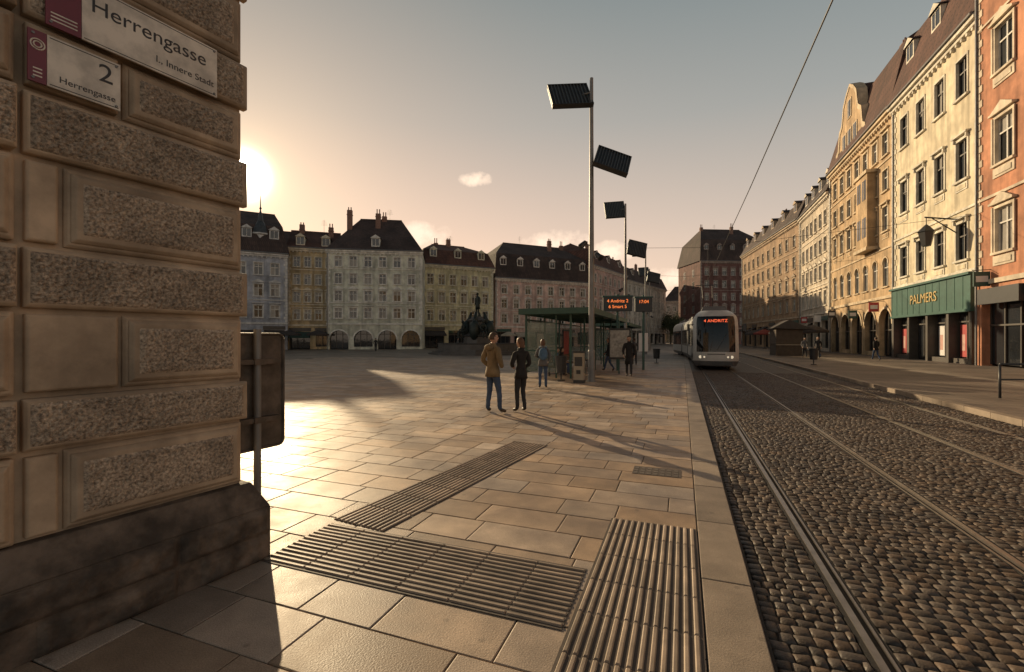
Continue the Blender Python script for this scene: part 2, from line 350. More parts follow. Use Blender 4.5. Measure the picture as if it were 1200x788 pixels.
building('pink_townhouse',(-34.2,81.9),(-18.6,97.7),14,13.6,rws(4.8,3,2.9,1.7),8,(.74,.53,.46),(.82,.76,.70),roof=('mansard',8.5,4,3),zg=4.0,dorm=6,roofm=M_roof,awn=c_par2)
building('rose_townhouse',(-18.6,98.9),(-13.7,120.4),14,17.8,rws(5.0,4,3.1,1.8),7,(.70,.48,.42),(.8,.72,.66),roof=('mansard',6,3,3),zg=4.2,dorm=3,roofm=M_roof_r,awn=c_par)
building('white_townhouse',(-13.7,121.2),(-5.1,153),14,17.0,rws(5.0,4,3.0,1.8),9,(.70,.64,.56),(.75,.7,.62),roof=('mansard',6,3,3),zg=4.2,dorm=3,roofm=M_roof,awn=c_par)
building('tall_back_townhouse',(-74,55),(-64,64),10,16.8,rws(5,4,2.9,1.6),5,(.45,.38,.28),(.5,.45,.4),roof=('hip',5.0,1,1),dorm=0,chim=0)
building('unseen_shadow_townhouse',(-63,24),(-67.5,41.5),13,17.5,rws(5,4,3.0,1.8),7,(.5,.45,.36),(.6,.55,.5),roof=('mansard',5,.5,.5),dorm=3)  # out of view, added to keep the left of the square in shadow
zs=.08
eP,FP=building('salmon_townhouse',(16.75,35.8),(16.75,12.0),14,25.5,[(6.6,9.1),(11.6,14.2),(16.8,19.4),(21.4,23.3)],6,(.62,.28,.16),(.76,.65,.50),roof=('mansard',8,3,3),zg=5.0,ww=1.5,style=(3,3,3,0),dorm=3,z0=zs,roofm=M_roof_r,gfn=5)
eC,FC=building('cream_townhouse',(17,48.2),(17,36.0),13,21.6,[(6.8,9.2),(12.0,14.6),(17.4,19.9)],4,(.78,.68,.49),(.82,.77,.65),roof=('mansard',9,0.5,.5),zg=5.95,ww=1.25,style=(4,4,0),dorm=3,z0=zs,skip_gf=True,stain=.2,quoin=True,frame=M_frame_d,roofm=M_roof_r,chim=3)
eO,FO=building('stone_gabled_townhouse',(17.1,66.4),(17.1,48.4),14,21.8,[(6.4,9.0),(11.4,13.6),(15.0,16.9),(18.2,20.2)],7,(.60,.42,.24),(.70,.56,.38),roof=('mansard',10,1,1),zg=5.4,ww=1.2,style=(1,4,0,1),dorm=0,z0=zs,arches=(0,),gfarch=True,gfn=5,roofm=M_roof_r)
building('ivory_townhouse',(17.0,81.2),(17.0,66.6),13,20.0,rws(6,4,3.4,1.9),6,(.68,.58,.45),(.78,.7,.58),roof=('mansard',5,1,1),zg=5.0,dorm=4,z0=zs,awn=c_par2)
building('brown_townhouse',(12.6,114.4),(16.9,81.5),13,20.2,rws(6,4,3.4,1.9),10,(.42,.28,.17),(.52,.4,.28),roof=('mansard',5.5,2,2),zg=5.0,dorm=6,z0=zs,roofm=M_roof,awn=c_par)
building('red_corner_house',(4.6,138),(22,146),14,23.5,rws(5.5,5,3.5,2.0),7,(.20,.10,.085),(.42,.34,.3),roof=('mansard',10.5,3,3),zg=4.6,dorm=5)
building('grey_end_house',(-7,185),(8,182),12,16,rws(5.5,3,3.3,2.0),6,(.42,.36,.32),(.5,.45,.4),roof=('hip',6,3,3))

e=bpy.data.objects['blue_grey_townhouse']; mb=MB()
c=(-60.4,51.6,0); mb.lathe(c,[(1.1,14.5),(1.1,17.4),(1.35,17.5),(1.35,17.7)],8,0); mb.lathe(c,[(1.35,17.7),(1.0,18.6),(.42,19.6),(.3,20.5),(.1,21.2),(.03,23.6)],8,1)
mb.ball((c[0],c[1],21.6),.18,1); mb.make('corner_turret',[bpy.data.materials['blue_grey_townhouse_trim'],M_roof_g],e)
w=MB(); g=MB()
F=FO; uc=7.2; pr=[(-4.6,21.8),(-4.6,23.2),(-3.9,23.6),(-3.5,25.4),(-2.6,26.0),(-2.1,27.8),(-1.2,28.7),(0,29.4),(1.2,28.7),(2.1,27.8),(2.6,26.0),(3.5,25.4),(3.9,23.6),(4.6,23.2),(4.6,21.8)]
w.quad([F.P(uc+p[0],.1,p[1]) for p in reversed(pr)],0)
for i in range(len(pr)-1):
    a,b=pr[i],pr[i+1]
    w.quad([F.P(uc+a[0],-.8,a[1]),F.P(uc+b[0],-.8,b[1]),F.P(uc+b[0],.1,b[1]),F.P(uc+a[0],.1,a[1])],1)
    w.quad([F.P(uc+a[0],.16,a[1]),F.P(uc+b[0],.16,b[1]),F.P(uc+b[0]*.9,.16,b[1]-.35),F.P(uc+a[0]*.9,.16,a[1]-.35)],1)
for du,z in ((-1.7,22.6),(0,22.6),(1.7,22.6),(0,25.8)):
    F.box(w,uc+du-.62,uc+du+.62,.1,.17,z-.12,z+1.92,1); F.q(g,uc+du-.45,uc+du+.45,z,z+1.8,.18,1); F.box(g,uc+du-.03,uc+du+.03,.18,.21,z,z+1.8,0)
w.make('gable',[bpy.data.materials['stone_gabled_townhouse_render'],bpy.data.materials['stone_gabled_townhouse_trim']],eO); g.make('gable_windows',[M_frame,M_glass],eO)
mb=MB(); zt=29.2
a=[F.P(uc-4.5,-.82,22),F.P(uc+4.5,-.82,22),F.P(uc,-.82,zt)]; b=[F.P(uc-4.5,-7,22),F.P(uc+4.5,-7,22),F.P(uc,-7,zt)]
mb.quad([b[0],a[0],a[2],b[2]]); mb.quad([a[1],b[1],b[2],a[2]]); mb.quad(b); mb.make('gable_roof',[M_roof_r],eO)
mb=MB(); F.box(mb,11.2,14.2,.0,.75,10.4,17.4,0); F.box(mb,11.0,14.4,0,.9,17.4,17.7,1); F.box(mb,11.0,14.4,0,.9,10.1,10.4,1)
for z in (11.4,15.0):
    for uu in (11.6,13.0): F.q(mb,uu,uu+.9,z,z+1.9,.77,2); F.box(mb,uu+.42,uu+.48,.77,.8,z,z+1.9,1)
mb.make('oriel',[bpy.data.materials['stone_gabled_townhouse_render'],bpy.data.materials['stone_gabled_townhouse_trim'],M_glass],eO)

M_teal=mat('teal_shop_paint',(.045,.13,.105),rough=.4,var=.15,stain=.2); M_goldtxt=mat('brass_letters',(.55,.42,.2),rough=.4,metal=.5,bump=0)
M_white=mat('white_poster',(.7,.68,.66),rough=.5,bump=0,var=.05); M_red=mat('red_poster',(.42,.05,.05),rough=.5,bump=0,var=.15); M_skinp=mat('poster_pink',(.55,.32,.27),rough=.5,bump=0)
F=FC; mb=MB(); L=F.L
F.box(mb,.5,L-.3,0,.35,3.55,5.7,0); F.box(mb,.4,L-.2,0,.5,5.7,5.85,0); F.box(mb,.4,L-.2,.0,.42,3.4,3.55,0)
for k in range(12): F.box(mb,.6+k*.95,.66+k*.95,.35,.37,3.6,5.65,0)
for u in (.5,3.3,6.2,9.0,L-.6): F.box(mb,u,u+.3,-.3,.3,zs,3.4,3)
F.q(mb,.5,L-.3,zs,3.4,-.31,1); F.q(mb,0,.5,zs,5.9,0,2); F.q(mb,L-.3,L,zs,5.9,0,2); F.q(mb,.0,L,5.6,5.96,0.002,2)
F.box(mb,.8,3.3,-.3,.1,zs,.4,3);F.box(mb,6.5,9.0,-.3,.1,zs,.4,3);F.box(mb,9.3,L-.6,-.3,.1,zs,.4,3)
for u in (1.9,4.7,7.7,10.3): F.box(mb,u,u+.06,-.29,-.2,.3,3.4,3)
F.box(mb,.5,L-.3,-.29,-.2,2.75,2.85,3)
mb.make('shopfront',[M_teal,M_glass_d,bpy.data.materials['cream_townhouse_render'],M_frame_d],eC)
mb=MB()
for u,h,mi in ((1.0,2.0,1),(2.2,1.9,0),(6.8,2.1,0),(8.0,2.1,2),(9.5,2.1,1),(10.6,2.1,0)):
    F.box(mb,u,u+.75,-.28,-.24,.5,.5+h,mi); F.box(mb,u+.15,u+.55,-.24,-.235,.9,.5+h*.7,2 if mi!=2 else 0)
mb.make('window_posters',[M_white,M_red,M_skinp],eC)
text('shop_letters','PALMERS',1.0,F.mat4(6.0,.38,4.65),M_goldtxt,eC,align='CENTER',ext=.03)
F=FP; mb=MB(); F.box(mb,.6,4.2,.0,.3,3.7,4.6,0); F.box(mb,5.2,9,.0,.3,3.7,4.6,1); mb.make('fascia_signs',[M_dark,M_green],eP)
e=empty('wall_lantern',(17,38.6,0)); mb=MB()
mb.tube((0,0,9.6),(-1.7,0,9.9),.05); mb.tube((0,0,8.7),(-1.3,0,9.8),.035); mb.tube((-1.6,0,9.9),(-1.6,0,9.3),.025)
mb.lathe((-1.6,0,7.9),[(.05,0),(.26,.05),(.46,.95),(.52,1.0),(.25,1.3),(.05,1.5)],6,0); mb.lathe((-1.6,0,7.9),[(.24,.1),(.43,.92)],6,1)
mb.make('lantern',[M_dark,M_curt],e)
M_sg=[M_red,M_green,M_dark,M_white]
for i,(y,z) in enumerate(((50.5,4.6),(56,4.2),(63,4.6),(69,4.3),(76,4.4),(34.5,5.2))):
    e=empty('projecting_shop_sign',(17,y,z)); mb=MB(); mb.tube((.1,0,.5),(-1.1,0,.5),.025,n=6,mi=1); mb.box(-1.05,-.3,-.05,.05,-.45,.4,0); mb.box(-.95,-.4,-.056,.056,-.2,.15,2); mb.make('panel_and_bracket',[M_sg[i%4],M_dark,M_white],e)

# ------------------------------------------------------------------ ground
M_ground=tex_mat('ground_setts',(.09,.072,.058),(.048,.038,.031),'vor',10,10,rough=.6,bump=.7,bdist=.03)
mb=MB(); mb.quad([(-600,-300,-.09),(600,-300,-.09),(600,900,-.09),(-600,900,-.09)]); mb.make('ground',[M_ground])
M_paveb=tex_mat('square_paving',(.25,.20,.155),(.20,.16,.125),'brick',.78,.42,rough=.6,bump=.4,mort=.012)
M_joint=mat('sand_joint',(.04,.032,.026),rough=.9)
mb=MB(); mb.box(-110,.46,-12,175,-.085,-.012,0); mb.make('square_subbase',[M_joint])
mb=MB(); mb.quad([(-110,34,-.004),(.12,34,-.004),(.12,175,-.004),(-110,175,-.004)]); mb.quad([(-110,-12,-.004),(-30,-12,-.004),(-30,34,-.004),(-110,34,-.004)])
mb.make('square_pavement',[M_paveb])
M_slab=mat('granite_slab',(.40,.30,.22),rough=.55,var=.16,scale=3.5,bump=.6,bscale=90,island=.24,stain=.40,sscale=1.1,bdist=.004,spec=.5,rvar=.08,specks=.3,hue=.025)
def slab(mb,x0,x1,y0,y1,z,t=.01,c=.006,mi=0):
    z+=ru(-.0018,.0018); k=len(mb.v); J=lambda: ru(-.0015,.0015)
    mb.v+=[(x0,y0,z-t),(x1,y0,z-t),(x1,y1,z-t),(x0,y1,z-t),(x0,y0,z-.003),(x1,y0,z-.003),(x1,y1,z-.003),(x0,y1,z-.003),
           (x0+c+J(),y0+c+J(),z),(x1-c+J(),y0+c+J(),z),(x1-c+J(),y1-c+J(),z),(x0+c+J(),y1-c+J(),z)]
    for a in (0,4):
        for i in range(4):
            j=(i+1)%4; mb.f.append((k+a+i,k+a+j,k+a+4+j,k+a+4+i)); mb.m.append(mi)
    mb.f.append((k+8,k+9,k+10,k+11)); mb.m.append(mi)
mb=MB(); y=-2.0; g=.009
rowh=.42
while y<34:
    x=-30+ru(0,.6)
    while x<.12:
        wd=random.choice((.55,.66,.78,.9)); x2=min(x+wd,.12)
        if .12-x2<.25: x2=.12
        slab(mb,x+g/2,x2-g/2,y+g/2,y+rowh-g/2,0); x=x2
    y+=rowh
mb.make('pavement_slabs',[M_slab])
mb=MB(); y=-2.0
while y<110:
    slab(mb,.125,.44,y+.004,y+1.1-.004,0,t=.08); y+=1.1
y=-2
while y<110:
    slab(mb,6.3,6.5,y+.004,y+.99,.09,t=.17,c=.012); y+=1.0
M_kerb=mat('granite_kerb',(.31,.245,.185),rough=.55,island=.18,var=.14,bump=.5,bscale=80,bdist=.004,stain=.35,sscale=1.2,specks=.25)
mb.make('kerb',[M_kerb])
M_side=tex_mat('sidewalk_slabs',(.19,.155,.125),(.145,.115,.095),'brick',.8,.5,rough=.6,bump=.4,mort=.012)
mb=MB(); mb.box(6.5,30,-10,190,-.085,.08,0); mb.make('sidewalk',[M_side])
mb=MB(); mb.box(10.8,11.6,-10,140,.08,.084,0); mb.make('sidewalk_band',[mat('band_stone',(.26,.22,.18),rough=.6,bump=.2,stain=.3)])

M_sett=mat('basalt_setts',(.105,.078,.060),rough=.56,var=.28,scale=9,bump=.6,bscale=90,island=.45,stain=.38,sscale=.9,bdist=.006,spec=.45,rvar=.12,hue=.03)
mb=MB(); ZT=-.04
def sett(x0,x1,y0,y1):
    z=ZT+ru(-.006,.005); k=len(mb.v); j=.007; c=.013; J=lambda: ru(-j,j)
    b=[(x0+J(),y0+J()),(x1+J(),y0+J()),(x1+J(),y1+J()),(x0+J(),y1+J())]
    cx=(x0+x1)/2;cy=(y0+y1)/2
    for p in b: mb.v.append((p[0],p[1],z-.03))
    for p in b: mb.v.append((p[0],p[1],z-.011))
    for p in b: mb.v.append((p[0]+(c if p[0]<cx else -c),p[1]+(c if p[1]<cy else -c),z+ru(-.003,.003)))
    mb.v.append((cx,cy,z+.003))
    for a in (0,4):
        for i in range(4):
            n=(i+1)%4; mb.f.append((k+a+i,k+a+n,k+a+4+n,k+a+4+i)); mb.m.append(0)
    for i in range(4):
        mb.f.append((k+8+i,k+8+(i+1)%4,k+12)); mb.m.append(0)
SEG=((.46,.945),(1.09,2.35),(2.49,4.045),(4.19,5.45),(5.59,6.29))
for s,(a,b) in enumerate(SEG):
    y=.2
    while y<26:
        p=ru(.078,.092); x=a+ru(-.01,.01)
        while x<b-.03:
            wd=ru(.07,.11); x2=min(x+wd,b)
            if b-x2<.045: x2=b
            dy=.03*math.sin(x*5+y*.8)
            sett(x+.004,x2-.004,y+.004+dy,y+p-.004+dy); x=x2
        y+=p
mb.make('cobblestones',[M_sett],smooth=True)
M_sand=mat('sett_joint_sand',(.045,.036,.028),rough=.95,bump=.5,bscale=120)
mb=MB(); mb.quad([(.44,-2,ZT-.018),(6.3,-2,ZT-.018),(6.3,26,ZT-.018),(.44,26,ZT-.018)]); mb.make('sett_bedding',[M_sand])
mb=MB(); mb.quad([(.44,26,ZT-.006),(6.3,26,ZT-.006),(6.3,110,ZT-.006),(.44,110,ZT-.006)]); mb.make('street_setts',[M_ground])
def off(y): 
    t=max(0,y-33); return -.0034*t*t if t<35 else -.0034*35*35-.238*(t-35)
M_rail=mat('worn_rail',(.30,.27,.25),rough=.36,metal=.85,var=.2,scale=8,bump=.05); M_groove=mat('rail_groove',(.012,.011,.01),rough=.9); M_conc=mat('rail_sealant',(.022,.019,.017),rough=.8,bump=.4,bscale=120)
mb=MB(); ys=[.0+i*4 for i in range(-1,9)]+[36+i*3 for i in range(24)]
for xr in (1.0,2.435,4.1,5.535):
    inner=1 if xr in (1.0,4.1) else -1
    for i in range(len(ys)-1):
        ya,yb=ys[i],ys[i+1]; oa,ob=off(ya),off(yb)
        def strip(x0,x1,z,mi):
            mb.hexa([(x0+oa,ya,z-.05),(x1+oa,ya,z-.05),(x1+ob,yb,z-.05),(x0+ob,yb,z-.05),(x0+oa,ya,z),(x1+oa,ya,z),(x1+ob,yb,z),(x0+ob,yb,z)],mi)
        S_=[(-.055,-.026,ZT-.006,2),(-.026,.016,ZT+.003,0),(.016,.056,ZT-.035,1),(.056,.070,ZT-.001,0),(.070,.09,ZT-.006,2)]
        for a,b,z,mi in S_:
            if inner>0: strip(xr+a,xr+b,z,mi)
            else: strip(xr-b,xr-a,z,mi)
mb.make('tram_rails',[M_rail,M_groove,M_conc])

M_tacb=mat('tactile_base',(.075,.056,.044),rough=.7,bump=.2); M_tac=mat('tactile_rib',(.38,.29,.215),rough=.56,var=.2,scale=5,island=.2,bump=.4,bscale=80,bdist=.003,stain=.4,sscale=1.8)
def tactile(name,A,B,w,tile=.4,pitch=.056,rib=.030):
    F=Frame(A,B); mb=MB(); n=int(w/pitch); P=F.P
    F.box(mb,0,F.L,0,w,.0022,.0055,0)
    u=0
    while u<F.L-.02:
        u2=min(u+tile,F.L)-.006
        for i in range(n):
            a=i*pitch+(w-n*pitch)/2+(pitch-rib)/2; z=.0145+ru(-.001,.001); e=.007
            mb.hexa([P(u,a+rib,.005),P(u2,a+rib,.005),P(u2,a,.005),P(u,a,.005),P(u+e,a+rib-e,z),P(u2-e,a+rib-e,z),P(u2-e,a+e,z),P(u+e,a+e,z)],1)
        u+=tile
    return mb.make(name,[M_tacb,M_tac])
tactile('tactile_paving',(-.63,-1.2),(-.63,4.36),.74)
tactile('tactile_paving',(-3.02,3.33),(-.66,3.33),.75)
tactile('tactile_paving',(-3.075,3.42),(-2.62,7.05),.62)
mb=MB(); mb.box(-.60,-.02,5.90,6.26,.0025,.004,0)
for i in range(7):
    for j in range(3): mb.box(-.585+i*.08,-.585+i*.08+.05,5.92+j*.11,5.92+j*.11+.08,.004,.0065,1)
mb.make('drain_grate',[M_tacb,mat('cast_iron',(.11,.088,.07),rough=.6)])

# ------------------------------------------------------------------ near corner building with rustication
corner=Vector((-3.2,2.55)); ud=Vector((.153,.988)).normalized(); Lw=9.0
A=corner-ud*Lw
F=Frame((A.x,A.y),(corner.x,corner.y))
eN=empty('rusticated_corner_building')
M_ash=mat('ashlar_smooth',(.58,.44,.31),rough=.8,var=.18,scale=4,bump=.5,bscale=70,stain=.42,sscale=1.8,bdist=.004,drip=.25)
M_rough=mat('ashlar_vermiculated',(.46,.36,.27),rough=.9,var=.6,scale=60,bump=1.,bscale=130,stain=.35,sscale=3,bdist=.009)
M_plinth=mat('plinth_stone',(.13,.098,.075),rough=.8,var=.4,scale=6,bump=.9,bscale=22,stain=.55,sscale=3,bdist=.015)
w=MB(); rf=MB(); P=F.P
D=12
H=18
w.hexa([P(0,-.0,0),P(Lw-.0,-.0,0),P(Lw,-D,0),P(0,-D,0),P(0,-.0,H),P(Lw,-.0,H),P(Lw,-D,H),P(0,-D,H)],0)
def roughpanel(u0,u1,z0,z1,n0,amp=.012,st=.0065):
    nu=max(4,int((u1-u0)/st)); nz=max(4,int((z1-z0)/st)); k=len(rf.v)
    for j in range(nz+1):
        for i in range(nu+1):
            u=u0+(u1-u0)*i/nu; z=z0+(z1-z0)*j/nz
            ed=min(i,nu-i,3)/3*min(j,nz-j,3)/3
            q=Vector((u*52,z*52,n0)); v=noise.noise(q); v=-abs(v)*2.4+.6+.4*noise.noise(q*2.1)+.5*noise.noise(q*.12)
            rf.v.append(tuple(P(u,n0+ed*(.012+amp*v),z)))
    for j in range(nz):
        for i in range(nu):
            a=k+j*(nu+1)+i; rf.f.append((a,a+1,a+nu+2,a+nu+1)); rf.m.append(0)
def bl(u0,u1,z0,z1,n0,n1,c=.018,mi=0):
    k=len(w.v)
    w.v+=[tuple(P(*t)) for t in ((u0,n0,z0),(u1,n0,z0),(u1,n0,z1),(u0,n0,z1),(u0,n1-c,z0),(u1,n1-c,z0),(u1,n1-c,z1),(u0,n1-c,z1),(u0+c,n1,z0+c),(u1-c,n1,z0+c),(u1-c,n1,z1-c),(u0+c,n1,z1-c))]
    for a in (0,4):
        for i in range(4):
            j=(i+1)%4; w.f.append((k+a+i,k+a+j,k+a+4+j,k+a+4+i)); w.m.append(mi)
    w.f.append((k+8,k+9,k+10,k+11)); w.m.append(mi)
rows_=[('fA',.60,1.06),('l',1.085,1.37),('fB',1.395,1.845),('l',1.87,2.20),('fA',2.225,2.685),('l',2.71,3.05),('fB',3.075,3.435),('l',3.46,3.795),('fA',3.82,4.275),('l',4.30,4.635),('fB',4.66,5.1),('l',5.12,5.45)]
def chain(c0,c1,extra,dense):
    wdt=c1-c0; 
    for kind,z0,z1 in rows_:
        nf=.065+extra; U=lambda c: Lw-c
        if kind=='l':
            bl(U(c1-.005),U(c0-.03 if c0<.1 else c0),z0,z1,0,nf)
            if dense: roughpanel(U(c1-.03),U(c0+.01),z0+.025,z1-.025,nf)
            else: w.quad([P(U(c1-.03),nf+.01,z0+.03),P(U(c0+.03),nf+.01,z0+.03),P(U(c0+.03),nf+.01,z1-.03),P(U(c1-.03),nf+.01,z1-.03)],1)
        else:
            sp=wdt*(.86 if kind=='fA' else .63)
            bl(U(c1-.015),U(c0+sp+.02),z0+.01,z1-.01,0,nf-.01,c=.012)
            bl(U(c0+sp-.01),U(c0+.005 if c0>.1 else c0),z0,z1,0,nf-.035)
            bl(U(c0+sp-.035),U(c0+.03),z0+.03,z1-.03,nf-.035,nf-.005,c=.022)
            if dense: roughpanel(U(c0+sp-.085),U(c0+.08),z0+.08,z1-.08,nf-.005,amp=.010)
chain(0,1.19,0,True)
chain(1.215,2.5,.045,True)
for i in range(4): chain(2.53+i*1.5,2.53+i*1.5+1.47,0,False)
w.hexa([P(0,.17,0),P(Lw+.14,.17,0),P(Lw+.14,-D,0),P(0,-D,0),P(0,.17,.40),P(Lw+.14,.17,.40),P(Lw+.14,-D,.40),P(0,-D,.40)],2)
w.hexa([P(0,.17,.401),P(Lw+.14,.17,.401),P(Lw+.14,-D,.401),P(0,-D,.401),P(0,.075,.59),P(Lw+.045,.075,.59),P(Lw+.045,-D,.59),P(0,-D,.59)],2)
wo=w.make('walls',[M_ash,M_rough,M_plinth],eN,bevel=.006); rf.make('rough_faced_blocks',[M_rough],eN,smooth=True)
rf=MB()
def rp2(u0,u1,z0,z1,n0,mi=0):
    nu=int((u1-u0)/.015); nz=int((z1-z0)/.015); k=len(rf.v)
    for j in range(nz+1):
        for i in range(nu+1):
            u=u0+(u1-u0)*i/nu; z=z0+(z1-z0)*j/nz; ed=min(i,nu-i,2)/2*min(j,nz-j,2)/2
            v=noise.noise(Vector((u*6,z*6,3)))*.7+noise.noise(Vector((u*19,z*19,1)))*.5
            rf.v.append(tuple(P(u,n0+ed*(.028+.03*v),z)))
    for j in range(nz):
        for i in range(nu):
            a=k+j*(nu+1)+i; rf.f.append((a,a+1,a+nu+2,a+nu+1)); rf.m.append(0)
cc=0
for wd in (.62,.85,.7,.9,.8): 
    rp2(Lw+.13-cc-wd+.008,Lw+.13-cc-.008,.20,.39,.172); rp2(Lw+.13-cc-wd*.8+.008,Lw+.13-cc-.008,.0,.19,.172); cc+=wd
rf.make('plinth_blocks',[M_plinth],eN,smooth=True)
w=MB(); g=MB()
F.box(w,0,Lw+.1,0,.3,5.5,5.9,0); F.box(w,0,Lw+.3,0,.6,H-.5,H,0)
for z in (7,11,14.8):
    for u in (1.5,4.2,6.9):
        F.box(w,u-.8,u+.8,0,.1,z-.2,z+2.4,0); F.q(g,u-.6,u+.6,z,z+2.2,.105,0); F.box(w,u-.04,u+.04,.105,.14,z,z+2.2,0)
w.make('cornice',[M_ash],eN); g.make('upper_windows',[M_glass],eN)
M_enam=mat('enamel_white',(.76,.68,.58),rough=.35,var=.08,bump=0,stain=.3,sscale=6); M_maroon=mat('enamel_maroon',(.16,.02,.035),rough=.35,bump=0); M_ink=mat('enamel_black',(.03,.025,.025),rough=.4,bump=0)
def plate(c0,c1,z0,z1,frac,lines):
    e=empty('street_name_plate'); mb=MB(); n=.09; U0=Lw-c1; U1=Lw-c0; um=U0+(U1-U0)*frac
    F.box(mb,um,U1,n,n+.012,z0,z1,0); F.box(mb,U0,um-.002,n,n+.0125,z0,z1,1)
    for a,b in ((U0+.02,z0+.02),(U1-.02,z1-.02),(U1-.02,z0+.02),(U0+.02,z1-.02)): mb.tube(P(a,n+.012,b),P(a,n+.018,b),.007,n=8,mi=3)
    for a in (U0+.06,U1-.1): mb.tube(P(a,.02,(z0+z1)/2),P(a,n,(z0+z1)/2),.012,mi=3)
    for r in (.028,.016): 
        uc=(U0+um)/2; zc=z1-.075
        for i in range(16):
            t0=i*math.pi/8;t1=t0+math.pi/8
            mb.tube(P(uc+r*math.cos(t0),n+.014,zc+r*math.sin(t0)),P(uc+r*math.cos(t1),n+.014,zc+r*math.sin(t1)),.0035,n=5,mi=0)
    for i in range(3): F.box(mb,U0+.02,um-.02,n+.0125,n+.014,z0+.03+i*.02,z0+.037+i*.02,0)
    for (a,b,c_,d) in ((um+.01,U1-.01,z0+.01,z0+.014),(um+.01,U1-.01,z1-.014,z1-.01)): F.box(mb,a,b,n+.012,n+.0135,c_,d,2)
    mb.make('plate',[M_enam,M_maroon,M_ink,M_steel],e)
    for (s,sz,fu,fz,al) in lines:
        text('lettering',s,sz,F.mat4(um+(U1-um)*fu,n+.0125,z0+(z1-z0)*fz),M_ink,e,ext=.0015,align=al)
plate(.22,1.11,3.43,3.77,.17,[('Herrengasse',.124,.05,.66,'LEFT'),('I., Innere Stadt',.060,.97,.24,'RIGHT')])
plate(.78,1.18,3.09,3.37,.19,[('2',.15,.9,.66,'RIGHT'),('Herrengasse',.050,.93,.2,'RIGHT')])

e=empty('traffic_sign',(-3.43,2.9,0)); mb=MB()
mb.tube((0,0,0),(0,0,1.78),.03,n=16,mi=0)
mb.make('post',[M_steel],e,smooth=False)
def rrect(w_,h_,r,n=6):
    pts=[]
    for cx,cz,a0 in ((w_/2-r,h_/2-r,0),(-w_/2+r,h_/2-r,90),(-w_/2+r,-h_/2+r,180),(w_/2-r,-h_/2+r,270)):
        for i in range(n+1):
            t=math.radians(a0+90*i/n); pts.append((cx+r*math.cos(t),cz+r*math.sin(t)))
    return pts
mb=MB(); pts=rrect(.54,1.0,.05)
k=len(pts); 
th=.03
f=[(-.045,p[0],p[1]+1.24) for p in pts]; b=[(-.045-th,p[0],p[1]+1.24) for p in pts]
mb.quad(f,0); mb.quad(list(reversed(b)),1)
for i in range(k): j=(i+1)%k; mb.quad([f[i],b[i],b[j],f[j]],0)
for i in range(k):
    j=(i+1)%k; mb.tube((-.04,pts[i][0],pts[i][1]+1.24),(-.04,pts[j][0],pts[j][1]+1.24),.012,n=6,mi=0)
for z in (1.0,1.5): mb.box(-.045,.034,-.2,.2,z-.02,z+.02,0); 
for z in (1.0,1.5): mb.box(.02,.045,-.05,.05,z-.025,z+.025,0)
mb.make('panel',[mat('sign_back_aluminium',(.13,.105,.085),rough=.55,metal=.3,var=.3,stain=.4,sscale=6),M_white],e); e.rotation_euler=(0,0,math.radians(-8))

# ------------------------------------------------------------------ people
def hand(mb,w,d,up,side,s=1.,mi=0):
    w=Vector(w);d=Vector(d).normalized();up=Vector(up); up=(up-d*up.dot(d)).normalized(); sd=d.cross(up)*side
    L=.085*s
    def pp(a,b,c): return w+d*a+sd*b+up*c
    mb.hexa([pp(0,-.022,-.013),pp(0,.022,-.013),pp(0,.022,.013),pp(0,-.022,.013),pp(L,-.036,-.011),pp(L,.038,-.011),pp(L,.038,.011),pp(L,-.036,.011)],mi)
    for i,(b,l) in enumerate(((.028,.072),(.01,.08),(-.01,.074),(-.028,.058))):
        a=pp(L-.004,b,0); m1=a+d*l*.45-up*.008; m2=m1+d*l*.3-up*.018; m3=m2+d*l*.2-up*.02
        mb.tube(a,m1,.0095,.009,6,mi); mb.tube(m1,m2,.009,.008,6,mi); mb.tube(m2,m3,.008,.006,6,mi)
    a=pp(.025,.022,-.002); m1=a+d*.03+sd*.025-up*.008; m2=m1+d*.028+sd*.008-up*.006
    mb.tube(a,m1,.012,.0105,6,mi); mb.tube(m1,m2,.0105,.008,6,mi)
